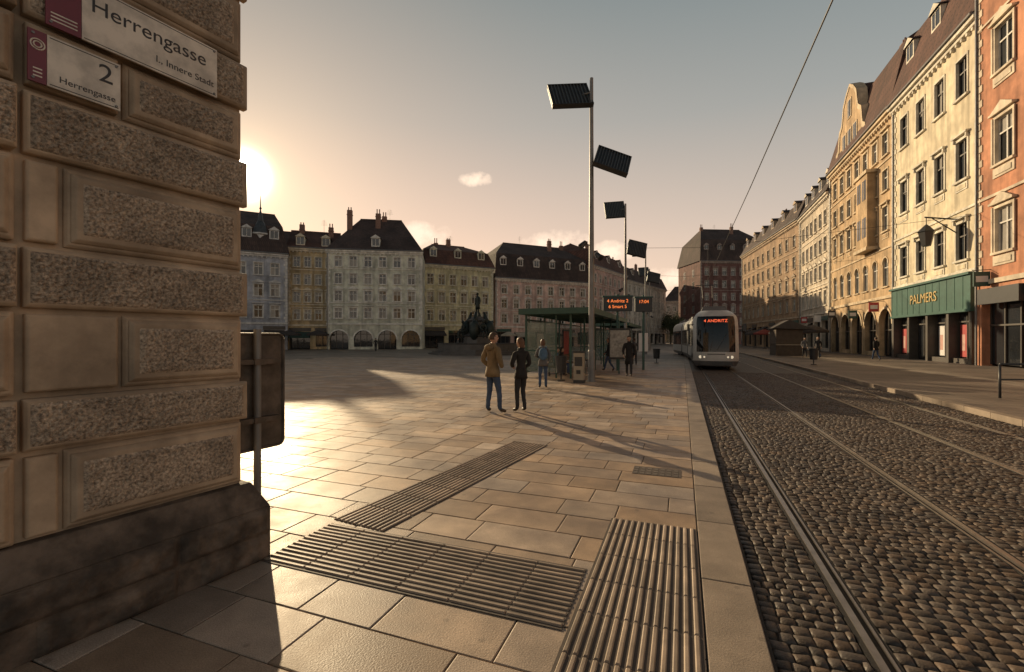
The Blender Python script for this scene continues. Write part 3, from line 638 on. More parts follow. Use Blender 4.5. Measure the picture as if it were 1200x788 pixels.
def human(name,loc,yaw,H=1.75,pose=None,pal=None,female=False,hair='short',coat=0.,pack=None,headyaw=0.,scale_w=1.,hands=True,nod=0):
    pal=pal or {}
    e=empty(name,loc,yaw); s=H/1.75
    p=dict(pelvis=(0,0,.95),waist=(0,.0,1.10),chest=(0,.005,1.28),upch=(0,0,1.41),neck=(0,.0,1.49),nh=(0,.015,1.565))
    for k,sx in (('L',-1),('R',1)):
        p['sh'+k]=(sx*.165,-.005,1.415); p['el'+k]=(sx*.235,-.03,1.14); p['wr'+k]=(sx*.235,.05,.90)
        p['hip'+k]=(sx*.085,0,.89); p['kn'+k]=(sx*.10,.02,.49); p['an'+k]=(sx*.11,-.01,.085); p['to'+k]=(sx*.13,.15,.04)
    if pose: p.update(pose)
    rad=dict(pelvis=(.145,.11),waist=(.13,.10),chest=(.155,.112),upch=(.14,.10),neck=(.062,.062),nh=(.052,.055))
    for k in 'LR':
        rad['sh'+k]=(.072,.072);rad['el'+k]=(.050,.050);rad['wr'+k]=(.036,.036)
        rad['hip'+k]=(.092,.098);rad['kn'+k]=(.062,.064);rad['an'+k]=(.046,.05);rad['to'+k]=(.042,.032)
    if coat:
        for k in ('pelvis','waist','chest','upch'): rad[k]=(rad[k][0]+.02*coat,rad[k][1]+.024*coat)
        for k in 'LR': rad['sh'+k]=(.08,.08); rad['el'+k]=(.061,.061); rad['wr'+k]=(.047,.047); rad['hip'+k]=(.098,.108)
    names=list(p.keys()); idx={n:i for i,n in enumerate(names)}
    bones=[('pelvis','waist','top'),('waist','chest','top'),('chest','upch','top'),('upch','neck','top'),('neck','nh','skin')]
    for k in 'LR': bones+=[('upch','sh'+k,'top'),('sh'+k,'el'+k,'top'),('el'+k,'wr'+k,'top'),('pelvis','hip'+k,'leg'),('hip'+k,'kn'+k,'leg'),('kn'+k,'an'+k,'leg'),('an'+k,'to'+k,'shoe')]
    me=bpy.data.meshes.new('body'); me.from_pydata([tuple(Vector(p[n])*s) for n in names],[(idx[a],idx[b]) for a,b,_ in bones],[])
    o=bpy.data.objects.new('body_tmp',me); COL.objects.link(o)
    md=o.modifiers.new('Skin','SKIN'); md.use_smooth_shade=True; md.branch_smoothing=.6
    sv=me.skin_vertices[0].data
    for n in names:
        sv[idx[n]].radius=(rad[n][0]*s*scale_w,rad[n][1]*s); sv[idx[n]].use_root=(n=='pelvis')
    sb=o.modifiers.new('Sub','SUBSURF'); sb.levels=2; sb.render_levels=2
    dg=bpy.context.evaluated_depsgraph_get(); dg.update()
    m2=bpy.data.meshes.new_from_object(o.evaluated_get(dg)); bpy.data.objects.remove(o)
    order=['top','leg','shoe','skin']
    for k in order: m2.materials.append(pal[k])
    segs=[(Vector(p[a])*s,Vector(p[b])*s,k) for a,b,k in bones]
    for f in m2.polygons:
        c=f.center; best=9;bk='top'
        for a,b,k in segs:
            ab=b-a; t=max(0,min(1,(c-a).dot(ab)/max(ab.length_squared,1e-9))); dd=(c-a-ab*t).length
            if dd<best: best=dd;bk=k
        if bk=='leg' and c.z>p['pelvis'][2]*s-.10 and not pal.get('sit'): bk='top'
        f.material_index=order.index(bk); f.use_smooth=True
    m2.name='body'; ob=bpy.data.objects.new('body',m2); COL.objects.link(ob); ob.parent=e
    for v in m2.vertices:
        n=v.normal; q=v.co*14; v.co+=n*(.010*noise.noise(q)+.006*noise.noise(q*2.4))
    if coat and not pal.get('sit'):
        mb=MB(); pz=p['pelvis']; c=(pz[0]*s,pz[1]*s,0)
        top=1.02*s; bot=(.80 if coat<1.5 else .56)*s; N=20
        for (z,ra,rb) in ((top,.152,.125),((top+bot)/2,.175,.145),(bot,.182,.155),(bot+.012,.165,.135)):
            for i in range(N):
                t=2*math.pi*i/N; wob=1+.035*math.sin(5*t+z*9)+.02*math.sin(9*t)
                mb.v.append((c[0]+ra*s*wob*math.cos(t)*scale_w,c[1]+rb*s*wob*math.sin(t),z))
        for jx in range(3):
            for i in range(N):
                i2=(i+1)%N; mb.f.append((jx*N+i,jx*N+i2,(jx+1)*N+i2,(jx+1)*N+i)); mb.m.append(0)
        mb.make('jacket_hem',[pal['top']],e,smooth=True)
    mb=MB(); nk=Vector(p['neck'])*s
    mb.lathe((nk.x,nk.y,nk.z-.03*s),[(.105*s,-.02),(.082*s,.03*s),(.078*s,.075*s),(.064*s,.07*s)],14); mb.make('collar',[pal['top']],e,smooth=True)
    hc=Vector(p['nh'])*s+Vector((0,.018*s,.085*s)); hl=empty('head_joint',hc,headyaw); hl.parent=e; hl.rotation_euler=(math.radians(-nod),0,headyaw)
    me=bpy.data.meshes.new('head'); bm=bmesh.new(); bmesh.ops.create_uvsphere(bm,u_segments=24,v_segments=18,radius=1)
    for v in bm.verts:
        x,y,z=v.co; 
        tx=1-.22*max(0,-z)**1.5; X=x*.076*tx; Y=y*.094*(1-.12*max(0,-z)); Z=z*.118
        if y>0:
            Y+=.022*math.exp(-((X/.013)**2+((Z+.012)/.026)**2))
            Y-=.006*math.exp(-(((abs(X)-.032)/.016)**2+((Z-.012)/.012)**2))
            Y+=.007*math.exp(-((X/.03)**2+((Z+.095)/.02)**2))
            Y+=.004*math.exp(-((X/.022)**2+((Z+.055)/.009)**2))
        v.co=(X*s,Y*s,Z*s)
    bm.to_mesh(me); bm.free(); me.materials.append(pal['skin'])
    for f in me.polygons: f.use_smooth=True
    ho=bpy.data.objects.new('head',me); COL.objects.link(ho); ho.parent=hl
    mb=MB()
    for sx in (-1,1):
        mb.ball((sx*.031*s,.083*s,.012*s),.011*s,0,8,6); mb.ball((sx*.079*s,-.003*s,.0),(.010*s,.018*s,.03*s),1,8,6)
        mb.box((sx*.031-.014)*s,(sx*.031+.014)*s,.088*s,.094*s,.032*s,.036*s,2)
    mb.box(-.02*s,.02*s,.092*s,.0975*s,-.058*s,-.053*s,3)
    mb.make('face_features',[M_eye,pal['skin'],pal['hair'],M_lip],hl)
    me=bpy.data.meshes.new('hair'); bm=bmesh.new(); bmesh.ops.create_uvsphere(bm,u_segments=24,v_segments=18,radius=1)
    kill=[]
    for v in bm.verts:
        x,y,z=v.co; k=1.0+.05*noise.noise(v.co*5)
        if (y>.35 and z<.42) or (z<(-.45 if hair=='short' else -1.1)) or (abs(x)>.8 and y>.05 and z<.1): kill.append(v)
        X=x*.088*k; Y=y*.106*k-.006; Z=z*.13*k+.004
        if hair=='long' and z<0: 
            Z*=1.9; X*=.95; Y=min(Y,-.03)
        v.co=(X*s,Y*s,Z*s)
    bmesh.ops.delete(bm,geom=kill,context='VERTS'); bm.to_mesh(me); bm.free(); me.materials.append(pal['hair'])
    for f in me.polygons: f.use_smooth=True
    ho=bpy.data.objects.new('hair',me); COL.objects.link(ho); ho.parent=hl
    sm=ho.modifiers.new('sol','SOLIDIFY'); sm.thickness=.008
    if hands:
        mb=MB()
        for k,sx in (('L',-1),('R',1)):
            w_=Vector(p['wr'+k])*s; d_=(w_-Vector(p['el'+k])*s).normalized()
            hand(mb,w_-d_*.01,d_,(sx,-.1,.0),(1 if sx<0 else -1),s)
        mb.make('hands',[pal['skin']],e,smooth=True)
    if pack:
        mb=MB(); mb.ball((0,-.20*s,1.24*s),(.16*s,.11*s,.23*s),0,14,10); mb.ball((0,-.28*s,1.14*s),(.12*s,.06*s,.11*s),0,12,8)
        for sx in (-1,1):
            pts=[(sx*.10,-.13,1.43),(sx*.12,.0,1.50),(sx*.115,.13,1.40),(sx*.12,.14,1.2),(sx*.15,.02,1.08)]
            for i in range(4): mb.tube(Vector(pts[i])*s,Vector(pts[i+1])*s,.02,n=6)
        mb.make('backpack',[pack],e,smooth=True)
    return e
M_eye=mat('eye',(.03,.02,.015),rough=.2,bump=0); M_lip=mat('lips',(.35,.12,.1),rough=.5,bump=0)
M_skin=mat('skin',(.48,.29,.21),rough=.55,var=.06,bump=.05)
def cloth(n,c): return mat(n,c,rough=.85,var=.25,scale=6,bump=.5,bscale=25,bdist=.015)
c_tan=cloth('olive_tan_jacket',(.17,.125,.07)); c_jean=cloth('blue_jeans',(.045,.075,.14)); c_blk=cloth('black_coat',(.014,.013,.014)); c_dk=cloth('dark_trousers',(.022,.022,.026)); c_blue=cloth('blue_jacket',(.06,.12,.2)); c_grey=cloth('grey_coat',(.11,.11,.115)); c_red=cloth('red_jacket',(.25,.05,.04)); c_wh=cloth('white_coat',(.5,.47,.43))
c_shoe=mat('leather_shoe',(.05,.035,.025),rough=.5); c_hb=mat('brown_hair',(.06,.035,.02),rough=.6,bump=.6,bscale=150); c_hbl=mat('black_hair',(.02,.014,.01),rough=.5,bump=.6,bscale=150); c_hr=mat('auburn_hair',(.10,.045,.022),rough=.5,bump=.6,bscale=150)
def pal(top,leg,hair=c_hb,shoe=c_shoe,**k): d=dict(top=top,leg=leg,shoe=shoe,skin=M_skin,hair=hair); d.update(k); return d
def R_(deg): return math.radians(deg)
human('standing_man',(-4.07,9.59,0),R_(-25),1.82,pose=dict(elL=(-.29,-.05,1.16),wrL=(-.19,.10,1.0),elR=(.29,-.05,1.16),wrR=(.19,.10,1.0),hipL=(-.09,0,.89),knL=(-.13,.03,.49),anL=(-.15,-.02,.085),toL=(-.21,.12,.04),knR=(.12,.08,.49),anR=(.17,.06,.085),toR=(.22,.21,.04)),pal=pal(c_tan,c_jean,c_hb),coat=1.1,headyaw=R_(-30),hands=False)
mb=MB(); mb.ball((0,-.12,1.50),(.13,.08,.075),0,16,10); mb.make('hood',[c_tan],bpy.data.objects['standing_man'],smooth=True)
human('standing_woman',(-3.50,9.92,0),R_(55),1.70,pose=dict(elL=(-.25,.02,1.15),wrL=(-.10,.20,1.08),elR=(.24,-.02,1.15),wrR=(.13,.16,1.0),knL=(-.08,.05,.49),anL=(-.09,.02,.085),toL=(-.11,.17,.04),knR=(.10,.07,.50),anR=(.12,.0,.085),toR=(.16,.15,.04)),pal=pal(c_blk,c_dk,c_hr),coat=1.0,hair='long',headyaw=R_(15),scale_w=.88,nod=8)
human('waiting_traveller',(-4.49,14.98,0),R_(20),1.66,pose=dict(elL=(-.25,.0,1.15),wrL=(-.13,.2,1.12),wrR=(.2,.08,.95),elR=(.25,-.03,1.15)),pal=pal(c_grey,c_jean,c_hr),coat=1.0,pack=c_blue,hair='long')
walk=dict(hipL=(-.085,.02,.89),knL=(-.09,.16,.50),anL=(-.09,.24,.11),toL=(-.09,.38,.09),knR=(.09,-.03,.49),anR=(.09,-.28,.13),toR=(.09,-.16,.04),elL=(-.24,-.12,1.16),wrL=(-.23,-.10,.93),elR=(.24,.06,1.15),wrR=(.22,.20,.95))
human('walking_pedestrian',(-2.22,20.6,0),R_(185),1.80,pose=walk,pal=pal(c_blk,c_dk,c_hbl),coat=2.0)
human('walking_pedestrian',(-2.9,30,0),R_(10),1.72,pose=walk,pal=pal(c_grey,c_dk),coat=1.0)
human('walking_pedestrian',(-3.6,24,0),R_(100),1.7,pose=walk,pal=pal(c_dk,c_jean,c_hr),coat=1.0,hair='long')
human('walking_pedestrian',(10.2,43,.08),R_(170),1.75,pose=walk,pal=pal(c_dk,c_dk),coat=1.0)
human('walking_pedestrian',(9.6,44.5,.08),R_(180),1.7,pose=walk,pal=pal(c_grey,c_dk,c_hbl),coat=1.0,hair='long')
human('walking_pedestrian',(10.9,46,.08),R_(20),1.75,pose=walk,pal=pal(c_wh,c_jean),coat=1.0)
human('walking_pedestrian',(13.4,41,.08),R_(20),1.7,pose=walk,pal=pal(c_blk,c_jean),coat=1.0)
human('walking_pedestrian',(11.8,60,.08),R_(0),1.7,pose=walk,pal=pal(c_red,c_jean),coat=1.0)
human('walking_pedestrian',(-9,55,0),R_(60),1.75,pose=walk,pal=pal(c_dk,c_dk),coat=1.0)
human('walking_pedestrian',(-30,58,0),R_(-60),1.75,pose=walk,pal=pal(c_grey,c_dk),coat=1.0)
human('walking_pedestrian',(-38,50,0),R_(30),1.75,pose=walk,pal=pal(c_blk,c_dk),coat=1.0)
sit=dict(pelvis=(0,-.05,.52),waist=(0,-.06,.66),chest=(0,-.02,.84),upch=(0,.02,.97),neck=(0,.04,1.05),nh=(0,.07,1.125))
for k,sx in (('L',-1),('R',1)):
    sit['sh'+k]=(sx*.165,.01,.975);sit['el'+k]=(sx*.22,.06,.72);sit['wr'+k]=(sx*.10,.27,.64);sit['hip'+k]=(sx*.09,0,.50);sit['kn'+k]=(sx*.11,.42,.50);sit['an'+k]=(sx*.11,.40,.085);sit['to'+k]=(sx*.12,.55,.04)
human('seated_passenger',(-5.45,20.2,0),R_(-90),1.7,pose=sit,pal=pal(c_blue,c_dk,sit=1),coat=.8)
human('seated_passenger',(-5.45,21.1,0),R_(-90),1.68,pose=sit,pal=pal(c_blk,c_jean,c_hbl,sit=1),coat=.8,hair='long')

# ------------------------------------------------------------------ tram stop furniture
def mast(name,x,y,panels,H=12.2):
    e=empty(name,(x,y,0)); mb=MB()
    mb.lathe((0,0,0),[(.0,0),(.2,0),(.2,.03),(.15,.05),(.14,1.2),(.12,1.25),(.095,H*.5),(.07,H),(.0,H)],16,0)
    for (dx,dz,w_,h_,yaw,pitch,roll) in panels:
        M=Matrix.Translation((dx,-.05,dz))@Euler((R_(pitch),R_(roll),R_(yaw))).to_matrix().to_4x4()
        q=MB(); q.box(-w_/2,w_/2,-h_/2,h_/2,-.03,.03,0)
        n=12
        for i in range(n+1):
            xx=-w_/2+w_*i/n; q.box(xx-.014,xx+.014,-h_/2,h_/2,-.10,-.03,1)
            q.box(xx-.014,xx+.014,-h_/2,h_/2,.03,.09,1)
        q.box(-w_/2-.02,w_/2+.02,-h_/2-.03,-h_/2,-.11,.09,0); q.box(-w_/2-.02,w_/2+.02,h_/2,h_/2+.03,-.11,.09,0)
        q.v=[tuple(M@Vector(v)) for v in q.v]
        b=len(mb.v); mb.v+=q.v; mb.f+=[tuple(i+b for i in f) for f in q.f]; mb.m+=[1 if m==0 else 2 for m in q.m]
        mb.tube((0,0,dz),tuple(M@Vector((w_*.3*(-1 if dx>0 else 1),0,0))),.035,n=8,mi=0)
    for z in (5.4,4.9):
        sx=-1 if z>5 else 1
        mb.tube((0,0,z),(sx*.3,-.1,z),.02,n=6); mb.tube((sx*.22,-.05,z+.12),(sx*.4,-.2,z-.08),.09,.12,n=10,mi=1)
    return mb.make('mast_and_panels',[M_steel,M_dark,mat('reflector_fin',(.12,.14,.15),rough=.4,metal=.4)],e)
mast('floodlight_mast',-3.38,17.96,[(-.86,11.45,1.6,1.5,24,55,-4),(.82,8.6,1.35,1.25,20,52,20)],12.0)
mast('floodlight_mast',-4.1,35.6,[(-.8,11.6,1.5,1.3,20,72,-4),(.85,8.5,1.4,1.2,20,68,14)],12.0)
mast('floodlight_mast',-3.9,53,[(-.8,11.6,1.5,1.3,20,72,-4),(.85,8.5,1.4,1.2,20,68,14)],12.0)
mast('floodlight_mast',-4.6,70,[(-.8,11.6,1.5,1.3,20,72,-4)],12.0)
M_yel=mat('stone_grey_enamel',(.32,.28,.22),rough=.4)
e=empty('ticket_machine',(-3.72,17.25,0)); mb=MB(); mb.box(-.2,.2,-.15,.15,0,.12,1); mb.box(-.19,.19,-.14,.14,.12,1.15,0); mb.box(-.15,.15,-.15,-.14,.65,1.0,1); mb.box(-.21,.21,-.16,.16,1.15,1.22,1); mb.box(-.08,.08,-.152,-.141,.35,.5,1); mb.make('housing',[M_yel,M_dark],e,bevel=.01)
M_pane=bpy.data.materials.new('clear_glass'); M_pane.use_nodes=True; nt=M_pane.node_tree; b=nt.nodes['Principled BSDF']; b.inputs['Base Color'].default_value=(.18,.24,.22,1); b.inputs['Roughness'].default_value=.05; b.inputs['Alpha'].default_value=.35
def shelter(x0,x1,y0,y1,nm='tram_shelter'):
    e=empty(nm,(x0,y0,0)); W_=x1-x0; Ln=y1-y0; mb=MB(); g=MB(); n=max(1,round(Ln/2.8))
    mb.box(-.15,W_+.5,-.3,Ln+.3,2.85,2.93,0); mb.box(-.2,W_+.55,-.35,-.3,2.75,3.0,0); mb.box(-.2,W_+.55,Ln+.3,Ln+.35,2.75,3.0,0); mb.box(-.2,-.15,-.3,Ln+.3,2.75,3.0,0);mb.box(W_+.5,W_+.55,-.3,Ln+.3,2.75,3.0,0)
    for i in range(n+1):
        y=Ln*i/n
        mb.box(.0,.08,y-.04,y+.04,0,2.85,0); mb.box(W_-.5,W_-.42,y-.04,y+.04,0,2.85,0); mb.box(0,W_,y-.03,y+.03,2.72,2.85,0)
        if i<n: g.box(.03,.045,y+.08,y+Ln/n-.08,.25,2.5,0); mb.box(.02,.06,y+.04,y+Ln/n-.04,2.5,2.56,0); mb.box(.02,.06,y+.04,y+Ln/n-.04,.2,.25,0)
    for y in (0,Ln): g.box(.1,W_*.55,y-.008,y+.008,.25,2.4,0); mb.box(W_*.55,W_*.55+.06,y-.03,y+.03,0,2.72,0); mb.box(.08,W_*.55,y-.02,y+.02,1.15,1.2,0)
    mb.make('frame',[M_green],e); g.make('glazing',[M_pane],e)
    q=MB(); q.box(.1,.16,1.2,2.3,.9,2.0,0); q.box(.161,.163,1.25,2.25,.95,1.95,1); q.box(.1,.16,6.2,7.6,.6,2.2,0); q.box(.161,.163,6.28,7.52,.68,2.12,2); q.make('poster_cases',[M_dark,M_white,M_red],e)
    return e
shelter(-6.5,-4.0,19,30.5)
shelter(-6.9,-4.6,38,49)
for yb in (19.8,22.6,25.4):
    e=empty('bench',(-5.75,yb,0)); mb=MB()
    for i in range(4): mb.box(.0+i*.115,.1+i*.115,0,1.9,.42,.455,0)
    for i in range(3): mb.box(-.06,-.02,0,1.9,.55+i*.12,.64+i*.12,0)
    for y in (.2,1.7): mb.box(.02,.42,y-.03,y+.03,.36,.42,1); mb.box(.03,.09,y-.03,y+.03,0,.36,1); mb.box(.35,.41,y-.03,y+.03,0,.36,1); mb.box(-.02,.02,y-.03,y+.03,.36,.9,1)
    mb.make('slats_and_frame',[mat('bench_wood',(.14,.09,.055),rough=.7),M_dark],e)
M_led=mat('led_orange',(.05,.02,.01),bump=0,emit=(1.,.22,.05),estr=1.3)
def display(x,y,z,w_,lines,ang):
    e=empty('departure_display',(x,y,0),ang); mb=MB()
    mb.box(-.06,.06,-.06,.06,0,z+.9,1); mb.box(-w_/2,w_/2,-.16,.16,z,z+.75,0); mb.box(-w_/2-.04,w_/2+.04,-.2,.2,z+.75,z+.82,1); mb.box(-.25,.25,-.03,.03,1.0,2.0,2)
    mb.make('case_and_post',[M_dark,M_green,M_white],e,bevel=.01)
    for i,l in enumerate(lines):
        c=bpy.data.curves.new('led_text','FONT'); c.body=l; c.size=.24; c.extrude=.003; c.materials.append(M_led); c.align_x='CENTER'
        o=bpy.data.objects.new('led_text',c); COL.objects.link(o); o.parent=e; o.location=(0,-.165,z+.46-i*.3); o.rotation_euler=(R_(90),0,0)
display(-3.25,24.6,3.15,1.5,['4 Andritz 2','6 Smart 5'],R_(12)); display(-2.0,25.6,3.15,.9,['17:04'],R_(12))
for x,y in ((-4.6,17.9),(-1.7,33),(7.6,33)):
    e=empty('litter_bin',(x,y,0 if x<5 else .08)); mb=MB(); mb.lathe((0,0,0),[(.0,.0),(.16,.0),(.16,.04),(.03,.05),(.03,.3),(.2,.32),(.24,.95),(.26,.97),(.26,1.0),(.2,1.0),(.19,.8),(0,.8)],16); mb.make('bin_body',[M_dark],e)
e=empty('info_pillar',(-2.85,22.4,0)); mb=MB(); mb.box(-.06,.0,-.04,.04,0,2.6,1); mb.box(-.5,.5,-.05,.05,.7,2.2,0); mb.box(-.45,.45,-.056,-.05,.8,2.1,2); mb.make('board',[M_dark,M_green,mat('timetable_print',(.35,.33,.3),rough=.3,var=.4,scale=9,bump=0)],e)
e=empty('pedestrian_barrier',(8.1,16.3,.08),math.atan2(.351,.936)); mb=MB()
for x in (0,1.6,3.2): mb.tube((x,0,0),(x,0,.92),.03,n=12)
mb.tube((-.0,0,.92),(3.2,0,.92),.03,n=12); mb.tube((0,0,.5),(3.2,0,.5),.02,n=10); mb.make('tubes',[M_dark],e,smooth=True)

def parasol(x,y,z,r,h,m,nm='parasol'):
    e=empty(nm,(x,y,z)); mb=MB(); mb.tube((0,0,0),(0,0,h+.5),.035,n=8,mi=1); mb.lathe((0,0,0),[(.3,0),(.3,.08),(0,.1)],12,1)
    mb.lathe((0,0,h),[(r,-.25),(r,.0),(r*.5,.35),(.04,.62)],8,0); mb.lathe((0,0,h),[(r*.97,-.02),(.04,.5)],8,0)
    for i in range(8): 
        t=i*math.pi/4; mb.tube((0,0,h+.1),(r*math.cos(t),r*math.sin(t),h-.02),.012,n=5,mi=1)
    mb.make('canopy',[m,M_dark],e)
for i,(x,y) in enumerate(((13.2,58),(13.2,62),(13.2,66),(13,70),(13.1,74),(12.2,82),(11.6,88))): parasol(x,y,.08,1.6,2.5,(c_par,c_par2,c_parr)[i%3])
def stall(x,y,ang,m,w_=3.4,d_=2.4,z=0):
    e=empty('market_stall',(x,y,z),ang); mb=MB()
    mb.box(-w_/2,w_/2,-d_/2,d_/2,0,1.0,0); mb.box(-w_/2,w_/2,d_/2-.1,d_/2,1.0,2.5,0); mb.box(-w_/2,-w_/2+.1,-d_/2,d_/2-.1,1.0,2.5,0); mb.box(w_/2-.1,w_/2,-d_/2,d_/2-.1,1.0,2.5,0)
    mb.box(-w_/2-.1,w_/2+.1,-d_/2-.15,d_/2,1.0,1.06,2)
    o=.35; a=[(-w_/2-o,-d_/2-.9,2.45),(w_/2+o,-d_/2-.9,2.45),(w_/2+o,d_/2+o,2.6),(-w_/2-o,d_/2+o,2.6)]; b=[(-w_/2,0,3.4),(w_/2,0,3.4)]
    mb.quad([a[0],a[1],b[1],b[0]],1); mb.quad([a[2],a[3],b[0],b[1]],1); mb.quad([a[3],a[0],b[0]],1); mb.quad([a[1],a[2],b[1]],1); mb.quad(list(reversed(a)),1)
    for i in range(6): mb.box(-w_/2+.2+i*.52,-w_/2+.6+i*.52,-d_/2,-d_/2+.6,1.06,1.06+ru(.1,.35),2)
    mb.make('stall_body',[mat('stall_timber',(.08,.06,.045),rough=.8),m,c_par2],e)
    return e
for (x,y,m) in ((-55.0,52.0,c_par),(-52,54.5,c_par),(-30.5,79.5,c_par2),(-27,83,c_par2),(-23.5,87,c_par)): parasol(x,y,0,1.6,2.4,m)
stall(9.4,51,R_(90),c_par,3.4,2.2,.08)

e=empty('fountain_monument',(-21.1,45.5,0)); mb=MB()
mb.lathe((0,0,0),[(0,0),(5.4,0),(5.4,.18),(5.0,.18),(5.0,.36),(4.6,.36),(4.6,.54),(4.3,.54)],8,0,rot=.39)
mb.lathe((0,0,0),[(4.3,.5),(4.3,1.1),(4.4,1.2),(4.1,1.2),(4.0,.9),(1.6,.9)],24,0)
mb.lathe((0,0,0),[(1.6,.9),(1.5,1.9),(1.7,2.0),(1.2,2.2),(1.0,2.5),(.95,3.5),(1.15,3.7),(.8,3.9),(.7,4.1),(0,4.1)],8,0,rot=.39)
mb.make('basin_and_pedestal',[mat('monument_granite',(.10,.095,.09),rough=.6,stain=.3)],e,smooth=False)
pb=dict(top=M_bronze,leg=M_bronze,shoe=M_bronze,skin=M_bronze,hair=M_bronze)
h=human('statue',(0,0,4.1),R_(160),2.6,pal=pb,coat=2.0); h.parent=e
for i in range(4):
    t=R_(45+90*i); q=dict(pb); q['sit']=1
    h=human('seated_figure',(1.6*math.cos(t),1.6*math.sin(t),1.7),t-math.pi/2,2.6,pose=sit,pal=q,coat=1.5); h.parent=e
mb=MB()
for i in range(4):
    t=R_(90*i+10); mb.ball((1.3*math.cos(t),1.3*math.sin(t),2.6),(.6,.6,1.1)); mb.tube((1.2*math.cos(t),1.2*math.sin(t),3.0),(.7*math.cos(t),.7*math.sin(t),4.6),.4,.1)
mb.make('bronze_relief',[M_bronze],e,smooth=True)

M_wire=mat('overhead_wire_steel',(.02,.02,.02),rough=.5,bump=0)
mb=MB()
pts=[(1.72+off(y),y,5.93+.12*((i%2)*-1)) for i,y in enumerate((-8,14,35.6,53,70,95,120))]
for i in range(len(pts)-1): mb.tube(pts[i],pts[i+1],.011,n=6)
for (y,z) in ((35.6,8.6),(53,8.8),(70,9)):
    o=off(y); mb.tube((-4,y,z),(1.7+o,y,z-.35),.012,n=5); mb.tube((1.7+o,y,z-.35),(17,y,z+.6),.012,n=5); mb.tube((1.72+o,y,z-.35),(1.72+o,y,5.9),.01,n=5)
mb.make('overhead_wire',[M_wire])

# ------------------------------------------------------------------ tram
M_tw=mat('tram_white',(.52,.52,.50),rough=.3,var=.08,bump=0,stain=.12); M_tg=mat('tram_green',(.05,.16,.10),rough=.3,bump=0); M_tb=mat('tram_black_glass',(.012,.013,.015),rough=.06,var=.1,bump=0); M_tgr=mat('tram_grey',(.10,.10,.105),rough=.4,bump=0)
M_lamp=mat('headlamp',(.9,.85,.7),rough=.2,bump=0,emit=(1,.85,.6),estr=.5)
eT=empty('tram',(1.72,27.4,ZT),0)
def hw(z):
    if z<.5: return 1.05+.12*(z-.22)/.28
    if z<2.5: return 1.17
    t=(z-2.5)/.85; return 1.17*math.sqrt(max(0,1-(t**3)*.62))-.0
zl=[.22,.35,.5,.7,.85,1.0,1.15,1.3,1.5,1.7,1.9,2.1,2.3,2.5,2.65,2.78,2.9,3.0,3.1,3.2,3.28,3.35]
nose=MB(); N=26
def nf(s_,z):
    y=.42*abs(s_)**3.2
    if z>1.0: y+= (z-1.0)**1.6*.17
    else: y+=.12*max(0,(.55-z))
    if z>3.0: y+=(z-3.0)*1.0
    return y
for z in zl:
    for i in range(N+1):
        s_=-1+2*i/N; nose.v.append((s_*hw(z),nf(s_,z),z))
for j in range(len(zl)-1):
    for i in range(N):
        a=j*(N+1)+i; nose.f.append((a,a+1,a+N+2,a+N+1))
        s_=abs(-1+2*(i+.5)/N); z=(zl[j]+zl[j+1])/2
        mi=0
        if s_<.86 and 1.05<z<3.02: mi=1
        if z<.5: mi=3
        nose.m.append(mi)
nose.make('front',[M_tw,M_tb,M_tg,M_tgr],eT,smooth=True)
def module(y0,y1,x0,x1,first=False):
    mb=MB(); d=Vector((x1-x0,y1-y0)); Ln=d.length; u=d/Ln; r=Vector((u.y,-u.x))
    def T(l,x,z): q=Vector((x0,y0))+u*l+r*x; return (q.x,q.y,z)
    ring=[(hw(z),z) for z in zl]; sec=ring+[(-a,b) for a,b in reversed(ring)]
    for l in (0,Ln):
        for x,z in sec: mb.v.append(T(l+(nf(1,z) if (first and l==0) else 0),x,z))
    n=len(sec)
    for i in range(n):
        j=(i+1)%n; z=(sec[i][1]+sec[j][1])/2; mi=0 if z>.5 else 3
        mb.f.append((i,j,n+j,n+i)); mb.m.append(mi)
    if not first: mb.f.append(tuple(range(n))); mb.m.append(3)
    mb.f.append(tuple(reversed(range(n,2*n)))); mb.m.append(3)
    st=.9 if first else .25
    for sx in (-1,1):
        X=1.172*sx; l=st
        while l<Ln-.6:
            w_=min(1.45,Ln-.2-l)
            door=(int(l*2)%3==1)
            z0_=.4 if door else 1.15
            P8=[T(l,X-.004,z0_),T(l+w_,X-.004,z0_),T(l+w_,X+.006,z0_),T(l,X+.006,z0_),T(l,X-.004,2.5),T(l+w_,X-.004,2.5),T(l+w_,X+.006,2.5),T(l,X+.006,2.5)]
            mb.hexa(P8,1); l+=w_+.08
    for (a,b,h_) in ((.25,.5,.28),(.6,.85,.22)):
        P8=[T(Ln*a,-.7,3.3),T(Ln*b,-.7,3.3),T(Ln*b,.7,3.3),T(Ln*a,.7,3.3),T(Ln*a,-.6,3.35+h_),T(Ln*b,-.6,3.35+h_),T(Ln*b,.6,3.35+h_),T(Ln*a,.6,3.35+h_)]; mb.hexa(P8,3)
    for l in ((Ln*.5,) if not first else (Ln*.55,)):
        for dl in (-.9,.9):
            for sx in (-1,1): mb.tube(T(l+dl,.95*sx,.33),T(l+dl,.80*sx,.33),.33,n=18,mi=3)
        P8=[T(l-1.3,-.9,.12),T(l+1.3,-.9,.12),T(l+1.3,.9,.12),T(l-1.3,.9,.12),T(l-1.3,-.9,.5),T(l+1.3,-.9,.5),T(l+1.3,.9,.5),T(l-1.3,.9,.5)]; mb.hexa(P8,3)
    mb.make('car_body',[M_tw,M_tb,M_tg,M_tgr],eT)
Y0=27.4
def cp(y): return (off(Y0+y),y)
ends=[(0,6.6),(7.3,12.6),(13.3,19.0),(19.7,27)]
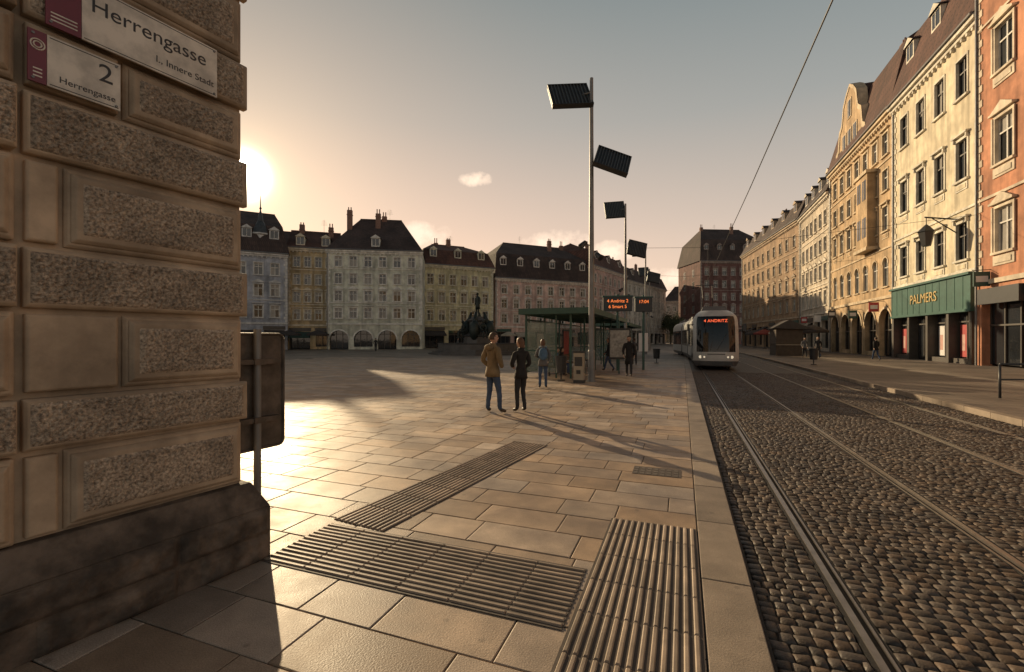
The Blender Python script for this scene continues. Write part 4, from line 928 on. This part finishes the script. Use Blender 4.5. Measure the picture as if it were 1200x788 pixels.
for i,(a,b) in enumerate(ends):
    xa,_=cp(a);xb,_=cp(b); module(a,b,xa,xb,first=(i==0))
    if i<3:
        mb=MB(); c=ends[i+1][0]; xc,_=cp(c)
        for q in range(5):
            f0=q/5;f1=(q+.5)/5;f2=(q+1)/5
            for (fa,fb,s1,s2) in ((f0,f1,1.0,.93),(f1,f2,.93,1.0)):
                pa=[];pb_=[]
                for sgn,zz in ((-1,.4),(1,.4),(1,2.9),(.75,3.2),(-.75,3.2),(-1,2.9)):
                    xA=xb+(xc-xb)*fa; yA=b+(c-b)*fa; xB=xb+(xc-xb)*fb; yB=b+(c-b)*fb
                    pa.append((xA+sgn*1.08*s1,yA,zz)); pb_.append((xB+sgn*1.08*s2,yB,zz))
                for t in range(6): t2=(t+1)%6; mb.quad([pa[t],pa[t2],pb_[t2],pb_[t]])
        mb.make('bellows',[M_dark],eT)
mb=MB()
for sx in (-1,1):
    for dx,r in ((.80,.08),(.60,.05)): mb.tube((sx*dx,nf(dx/1.17,.72)-.02,.72),(sx*dx,nf(dx/1.17,.72)+.03,.72),r,n=14,mi=0)
    mb.tube((sx*1.12,.35,2.55),(sx*1.38,.15,2.5),.02,n=6,mi=1); mb.box(sx*1.42-.07,sx*1.42+.07,.06,.16,2.15,2.55,1)
mb.box(-.8,.8,-.06,.1,.28,.48,1); mb.box(-.12,.12,-.12,.1,.3,.44,1); mb.box(-.45,.45,-.02,.05,.86,.90,1)
mb.tube((0.05,nf(0,1.1)-.03,1.1),(.55,nf(.5,2.0)-.04,2.0),.015,n=5,mi=1); mb.tube((-.3,nf(0,1.1)-.03,1.1),(-.1,nf(.5,1.9)-.03,1.9),.015,n=5,mi=1)
mb.make('lamps_mirrors_bumper',[M_lamp,M_dark],eT)
c=bpy.data.curves.new('destination_text','FONT'); c.body='4 ANDRITZ'; c.size=.24; c.extrude=.004; c.align_x='CENTER'; c.materials.append(mat('led_red',(.05,.01,.01),bump=0,emit=(1,.14,.05),estr=1.4))
o=bpy.data.objects.new('destination_text',c); COL.objects.link(o); o.parent=eT; o.location=(0,nf(0,2.72)-.02,2.66); o.rotation_euler=(R_(74),0,0)
mb=MB(); y=10
mb.tube((-.5,y-.6,3.45),(-.5,y+.6,3.45),.03); mb.tube((.5,y-.6,3.45),(.5,y+.6,3.45),.03); mb.box(-.6,.6,y-.7,y+.7,3.36,3.44)
for sx in (-.4,.4): mb.tube((sx,y+.5,3.48),(sx*.8,y-.9,4.7),.03); mb.tube((sx*.8,y-.9,4.7),(sx*.9,y+.1,5.75),.025)
mb.tube((-.8,y+.1,5.78),(.8,y+.1,5.78),.03); mb.make('pantograph',[M_dark],eT)

def tree(name,x,y,H,r):
    e=empty(name,(x,y,0)); mb=MB(); mb.tube((0,0,0),(0,.1,H*.45),.22,.14,8); 
    tips=[]
    for i in range(12):
        t=R()*6.28; a=Vector((0,0,H*ru(.25,.5))); b=Vector((math.cos(t)*r*ru(.4,.9),math.sin(t)*r*ru(.4,.9),H*ru(.5,.95))); mb.tube(a,b,.07,.02,5); tips.append(b)
    mb.make('trunk',[mat('bark',(.06,.045,.035),rough=.9)],e); lf=MB()
    for b in tips:
        for i in range(260):
            p=b+Vector((random.gauss(0,r*.3),random.gauss(0,r*.3),random.gauss(0,H*.09))); s=ru(.08,.2)
            a=Vector((ru(-1,1),ru(-1,1),ru(-1,1))).normalized()*s; c=a.orthogonal().normalized()*s; lf.quad([p-a,p+c,p+a,p-c])
    lf.make('crown',[mat('leaves',(.06,.07,.03),rough=.8,island=.5,bump=0)],e)
tree('tree',-3.5,150,9,3); tree('tree',1,160,10,3.5); tree('tree',-1,135,7,2.2)

# ------------------------------------------------------------------ light
EL=math.radians(17.2); az=Vector((-.779,.627)).normalized()
sd=Vector((az.x*math.cos(EL),az.y*math.cos(EL),math.sin(EL)))
sun=bpy.data.lights.new('sun','SUN'); sun.energy=5.0; sun.angle=math.radians(.5); sun.color=(1,.76,.46)
so=bpy.data.objects.new('sun',sun); COL.objects.link(so); so.rotation_euler=sd.to_track_quat('Z','Y').to_euler(); so.location=(-30,30,40)
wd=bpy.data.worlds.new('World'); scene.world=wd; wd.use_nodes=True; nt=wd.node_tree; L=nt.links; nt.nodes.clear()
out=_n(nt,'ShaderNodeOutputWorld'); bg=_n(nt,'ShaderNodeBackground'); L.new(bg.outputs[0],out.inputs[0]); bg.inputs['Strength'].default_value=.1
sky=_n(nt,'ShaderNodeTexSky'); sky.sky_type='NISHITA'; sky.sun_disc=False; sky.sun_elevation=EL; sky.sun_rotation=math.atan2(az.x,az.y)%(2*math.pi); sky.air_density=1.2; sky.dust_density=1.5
tc=_n(nt,'ShaderNodeTexCoord'); nrm=_n(nt,'ShaderNodeVectorMath',operation='NORMALIZE'); L.new(tc.outputs['Generated'],nrm.inputs[0]); Dv=nrm.outputs[0]
def dot(v):
    n=_n(nt,'ShaderNodeVectorMath',operation='DOT_PRODUCT'); L.new(Dv,n.inputs[0]); n.inputs[1].default_value=tuple(v); return n.outputs['Value']
def math_(op,a,b=None,clamp=False):
    n=_n(nt,'ShaderNodeMath',operation=op); n.use_clamp=clamp
    for i,x in enumerate((a,b)):
        if x is None: continue
        if isinstance(x,(int,float)): n.inputs[i].default_value=x
        else: L.new(x,n.inputs[i])
    return n.outputs[0]
def mixc(f,a,b,mode='MIX'):
    n=_n(nt,'ShaderNodeMix',data_type='RGBA',blend_type=mode)
    if isinstance(f,(int,float)): n.inputs[0].default_value=f
    else: L.new(f,n.inputs[0])
    for i,x in ((6,a),(7,b)):
        if isinstance(x,tuple): n.inputs[i].default_value=(*x,1)
        else: L.new(x,n.inputs[i])
    return n.outputs[2]
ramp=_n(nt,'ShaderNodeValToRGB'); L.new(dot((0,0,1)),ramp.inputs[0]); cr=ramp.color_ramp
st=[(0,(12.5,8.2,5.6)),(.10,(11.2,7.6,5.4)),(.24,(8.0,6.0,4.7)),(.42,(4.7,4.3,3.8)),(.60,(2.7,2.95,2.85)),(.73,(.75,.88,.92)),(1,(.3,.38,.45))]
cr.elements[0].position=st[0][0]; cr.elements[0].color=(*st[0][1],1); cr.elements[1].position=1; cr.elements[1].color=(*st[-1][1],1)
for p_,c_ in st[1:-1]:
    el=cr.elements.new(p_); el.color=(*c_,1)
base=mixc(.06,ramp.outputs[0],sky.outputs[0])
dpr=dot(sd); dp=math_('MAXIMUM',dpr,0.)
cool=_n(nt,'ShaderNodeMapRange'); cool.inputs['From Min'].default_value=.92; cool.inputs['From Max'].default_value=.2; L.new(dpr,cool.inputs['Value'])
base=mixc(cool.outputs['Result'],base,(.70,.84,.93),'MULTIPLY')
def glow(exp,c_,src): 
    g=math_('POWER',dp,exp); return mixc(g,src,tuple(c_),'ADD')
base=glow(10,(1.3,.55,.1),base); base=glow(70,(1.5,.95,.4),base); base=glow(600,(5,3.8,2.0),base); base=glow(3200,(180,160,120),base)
nz=_n(nt,'ShaderNodeTexNoise'); nz.inputs['Scale'].default_value=30; nz.inputs['Detail'].default_value=8; nz.inputs['Roughness'].default_value=.6; L.new(Dv,nz.inputs['Vector'])
TH=math.atan(.3752); Fw=Vector((-math.sin(TH),math.cos(TH),0)); Rt=Vector((math.cos(TH),math.sin(TH),0)); Up=Vector((0,0,1))
cl=None
for (a,b,wa,hb) in ((-.079,.350,.040,.018),(-.20,.222,.075,.038),(.10,.205,.085,.036),(.215,.190,.06,.026),(.36,.13,.09,.03),(-.30,.20,.05,.016),(.50,.19,.06,.012)):
    c0=(Fw+Rt*a+Up*b).normalized(); t=c0.cross(Up).normalized(); v=t.cross(c0).normalized()
    x=math_('DIVIDE',dot(t),wa); y=math_('DIVIDE',dot(v),hb); fr=math_('GREATER_THAN',dot(c0),.5)
    r2=math_('ADD',math_('MULTIPLY',x,x),math_('MULTIPLY',y,y)); m_=math_('SUBTRACT',1.,math_('MULTIPLY',r2,.5)); m_=math_('MULTIPLY',math_('MAXIMUM',m_,0.),fr)
    cl=m_ if cl is None else math_('MAXIMUM',cl,m_)
cm=_n(nt,'ShaderNodeMapRange'); cm.inputs['From Min'].default_value=.34; cm.inputs['From Max'].default_value=.62; L.new(math_('MULTIPLY',cl,math_('ADD',nz.outputs['Fac'],.1)),cm.inputs['Value'])
base=mixc(math_('MULTIPLY',cm.outputs['Result'],.9),base,(13.,10.,7.6))
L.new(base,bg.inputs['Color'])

# ------------------------------------------------------------------ camera
cam=bpy.data.cameras.new('camera'); cam.lens=16; cam.sensor_width=36; cam.clip_end=3000; cam.clip_start=.05; cam.shift_y=.0025
co=bpy.data.objects.new('camera',cam); COL.objects.link(co); co.location=(0,0,1.7); co.rotation_euler=(math.radians(90),0,TH); scene.camera=co
scene.view_settings.view_transform='Standard'; scene.view_settings.look='None'; scene.view_settings.exposure=0
